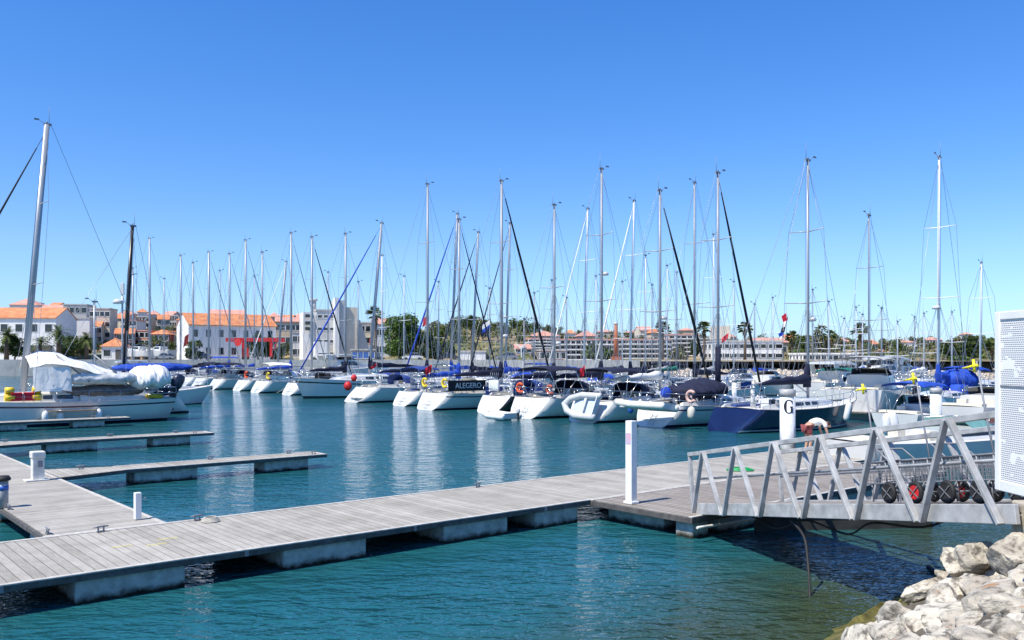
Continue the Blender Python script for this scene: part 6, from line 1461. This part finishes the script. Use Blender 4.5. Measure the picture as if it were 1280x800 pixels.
def palm(px, Y, py_top, label, kind='fan', size=1.0, seed=1, z=3.05):
    rr_ = random.Random(seed); h = wz(py_top, Y)-z-(.5*size); t = thing('palm_tree', label, 'palm tree', (wx(px, Y), Y, z-.1))
    mb = MB(); r = .22*size if kind == 'fan' else .38*size; mb.tube([(0,0,0),(.08,0,h*.5),(0,0,h)], [r*1.2,r,r*.9], 8); mb.build('trunk', bark, t)
    mb = MB(); c = Vector((0,0,h))
    n = 46 if kind == 'fan' else 40
    for i in range(n):
        a = rr_.uniform(0, 6.28); el = rr_.uniform(-.5, 1.35); L_ = (1.35 if kind == 'fan' else 2.9)*size*rr_.uniform(.8, 1.1); d = Vector((math.cos(a)*math.cos(el), math.sin(a)*math.cos(el), math.sin(el))); sd = Vector((-math.sin(a), math.cos(a), 0))
        if kind == 'fan':
            base = c+d*L_*.45; mb.poly([c, c+sd*.03, base+sd*.03, base], 0)
            for k in range(-4, 5):
                dd = (d+sd*k*.22+Vector((0,0,-.06*abs(k)))).normalized(); e = base+dd*L_*.6+Vector((0,0,-.12*size)); w_ = d.cross(sd)*.05+sd*.07; mb.poly([base-w_*.4, base+w_*.4+dd*L_*.3+w_, e, base+dd*L_*.3-w_], 0)
        else:
            P = [c+d*L_*q+Vector((0,0,-L_*.42*q*q)) for q in (0,.25,.5,.75,1)]
            for q in range(4):
                for sg in (1, -1):
                    for u in (0,.5):
                        b0 = P[q].lerp(P[q+1], u); b1 = b0+sd*sg*L_*.22*(1-.13*q)+(P[q+1]-P[q])*.6+Vector((0,0,-.10)); mb.poly([b0, P[q].lerp(P[q+1], u+.35), b1], 0)
    mb.build('crown', lf_palm, t)
    mb = MB()
    for i in range(26):
        a = rr_.uniform(0, 6.28); p = c+Vector((0,0,-.1*size)); q = p+Vector((math.cos(a)*.42*size, math.sin(a)*.42*size, -rr_.uniform(.5,1.3)*size)); s_ = Vector((-math.sin(a), math.cos(a), 0))*.12*size; mb.poly([p-s_*.3, p+s_*.3, q+s_, q-s_])
    mb.build('dead_skirt', dry, t); return t
palm(880, 152, 405.5, 'tall thin fan palm left of the white modern building', size=1.0, seed=1); palm(931, 150, 406, 'tall thin fan palm crossed by the second dark furled headsail', size=1.0, seed=2)
palm(828, 156, 405, 'tall fan palm behind the mast with the dark furled headsail', size=1.0, seed=3); palm(1075, 150, 408, 'fan palm with a round ragged crown right of the pavilion', size=1.15, seed=4)
palm(1037, 162, 416, 'fan palm with a dark crown behind the pavilion roof', size=1.0, seed=5); palm(590, 172, 399, 'fan palm over the tan bank between the masts', size=1.25, seed=6)
palm(469, 190, 388, 'fan palm standing over the red roofed house by the dark tree', size=1.6, seed=7); palm(1240, 170, 430, 'short fan palm at the edge of the white panel', size=1.0, seed=8)
palm(73, 180, 411, 'feathery date palm in front of the orange roofed house', 'date', 1.15, 9); palm(108, 184, 420, 'drooping date palm right of the feathery one', 'date', 1.0, 10); palm(8, 178, 415, 'date palm at the very left edge', 'date', 1.1, 11); palm(50, 176, 424, 'low date palm beside the thick raked mast', 'date', .9, 12)
palm(990, 200, 417, 'fan palm with a dry brown crown behind the navy yacht mast', size=1.3, seed=13); palm(1010, 205, 422, 'brownish palm between the navy mast and the pavilion', size=1.3, seed=14)
# lamp posts along the quay
for i, px in enumerate((470, 620, 700, 800, 1150, 1170)):
    Y = interp(SHY, px)+(6 if px < 800 else 15); t = thing('street_lamp', 'slender street lamp on the far promenade', 'street lamp', (wx(px, Y), Y, 3.0 if px < 800 else 2.6), 0, 'street lamps on the far promenade')
    mb = MB(); mb.tube([(0,0,0),(0,0,4.2)], [.07,.04], 6); mb.build('pole', galv_d, t); mb = MB(); mb.box(-.5,.12,-.1,.1,4.2,4.3); mb.build('lamp_head', galv, t)
# ------------------------------------------------------------------ the person on the pontoon
def person():
    X, Y = 9.85, 29.3; t = thing('person', 'person in a white t-shirt and red shorts bending over beside the G pile', 'person', (X, Y, .452), R(12))
    skin = M('skin', (.50,.28,.19), .6, var=.05)
    def skinned(name, verts, edges, radii, mat, parent, lev=2):
        me = bpy.data.meshes.new(name); me.from_pydata(verts, edges, []); o = bpy.data.objects.new(name, me); COL.objects.link(o); o.parent = parent; me.materials.append(mat)
        m = o.modifiers.new('skin', 'SKIN'); m.use_smooth_shade = True
        sv = me.skin_vertices[0].data
        for i, r in enumerate(radii): sv[i].radius = (r, r) if not isinstance(r, tuple) else r; sv[i].use_root = (i == 0)
        s = o.modifiers.new('sub', 'SUBSURF'); s.levels = lev; s.render_levels = lev; return o
    V = []; E = []; Rr = []
    def v(p, r, to=None):
        V.append(p); Rr.append(r)
        if to is not None: E.append((to, len(V)-1))
        return len(V)-1
    pel = v((-.10,0,.88), .12); sp1 = v((.08,0,.98), .115, pel); sp2 = v((.28,0,1.03), .125, sp1); ch = v((.42,0,1.02), .10, sp2); nk = v((.52,0,1.0), .055, ch)
    hd = v((.60,0,.95), .085, nk); hd2 = v((.70,0,.90), .088, hd); nose = v((.74,0,.83), .03, hd2)
    for sg in (1, -1):
        h = v((-.10,sg*.10,.84), .095, pel); kn = v((-.02,sg*.12,.47), .062, h); an = v((-.10,sg*.12,.09), .042, kn); v((.08,sg*.13,.035), .036, an)
        sh = v((.42,sg*.17,.98), .055, ch); el = v((.50,sg*.20,.70), .042, sh); wr = v((.62,sg*.14,.47), .03, el); pa_ = v((.66,sg*.13,.40), .034, wr)
        for k, (dx, dy, L_) in enumerate(((.025,-.024,.075),(.03,-.008,.085),(.03,.008,.08),(.02,.024,.065))):
            f = v((.66+dx,sg*.13+dy,.37), .009, pa_); v((.66+dx*1.8,sg*.13+dy,.37-L_), .008, f)
        th = v((.66-.03,sg*.13-sg*.02,.37), .010, pa_); v((.65,sg*.13-sg*.045,.335), .008, th)
    body = skinned('body', V, E, Rr, skin, t)
    V = []; E = []; Rr = []
    p0 = v((-.02,0,.94), .14); p1 = v((.12,0,1.0), .137, p0); p2 = v((.30,0,1.05), .148, p1); p3 = v((.44,0,1.035), .118, p2)
    for sg in (1, -1): a = v((.43,sg*.17,.99), .075, p3); v((.46,sg*.19,.84), .068, a)
    skinned('shirt', V, E, Rr, cv_white, t)
    V = []; E = []; Rr = []
    p0 = v((-.12,0,.89), .145)
    for sg in (1, -1): a = v((-.10,sg*.10,.82), .115, p0); v((-.05,sg*.115,.60), .095, a)
    skinned('shorts', V, E, Rr, M('faded red shorts', (.22,.05,.05), .85), t)
    mb = MB(); mb.ball((.655,0,.955), .10, .092, .085, 12, 8); mb.build('hair', M('dark hair',(.03,.02,.015),.8), t)
    for sg in (1, -1):
        mb = MB(); mb.ball((.76,sg*.035,.875), .012, n=6, m=4); mb.build('eye', glass, t)
        mb = MB(); mb.box(-.14,.16,sg*.125-.05,sg*.125+.05,0,.06); mb.build('shoe', cv_grey, t, bevel=.02)
    return t
person()
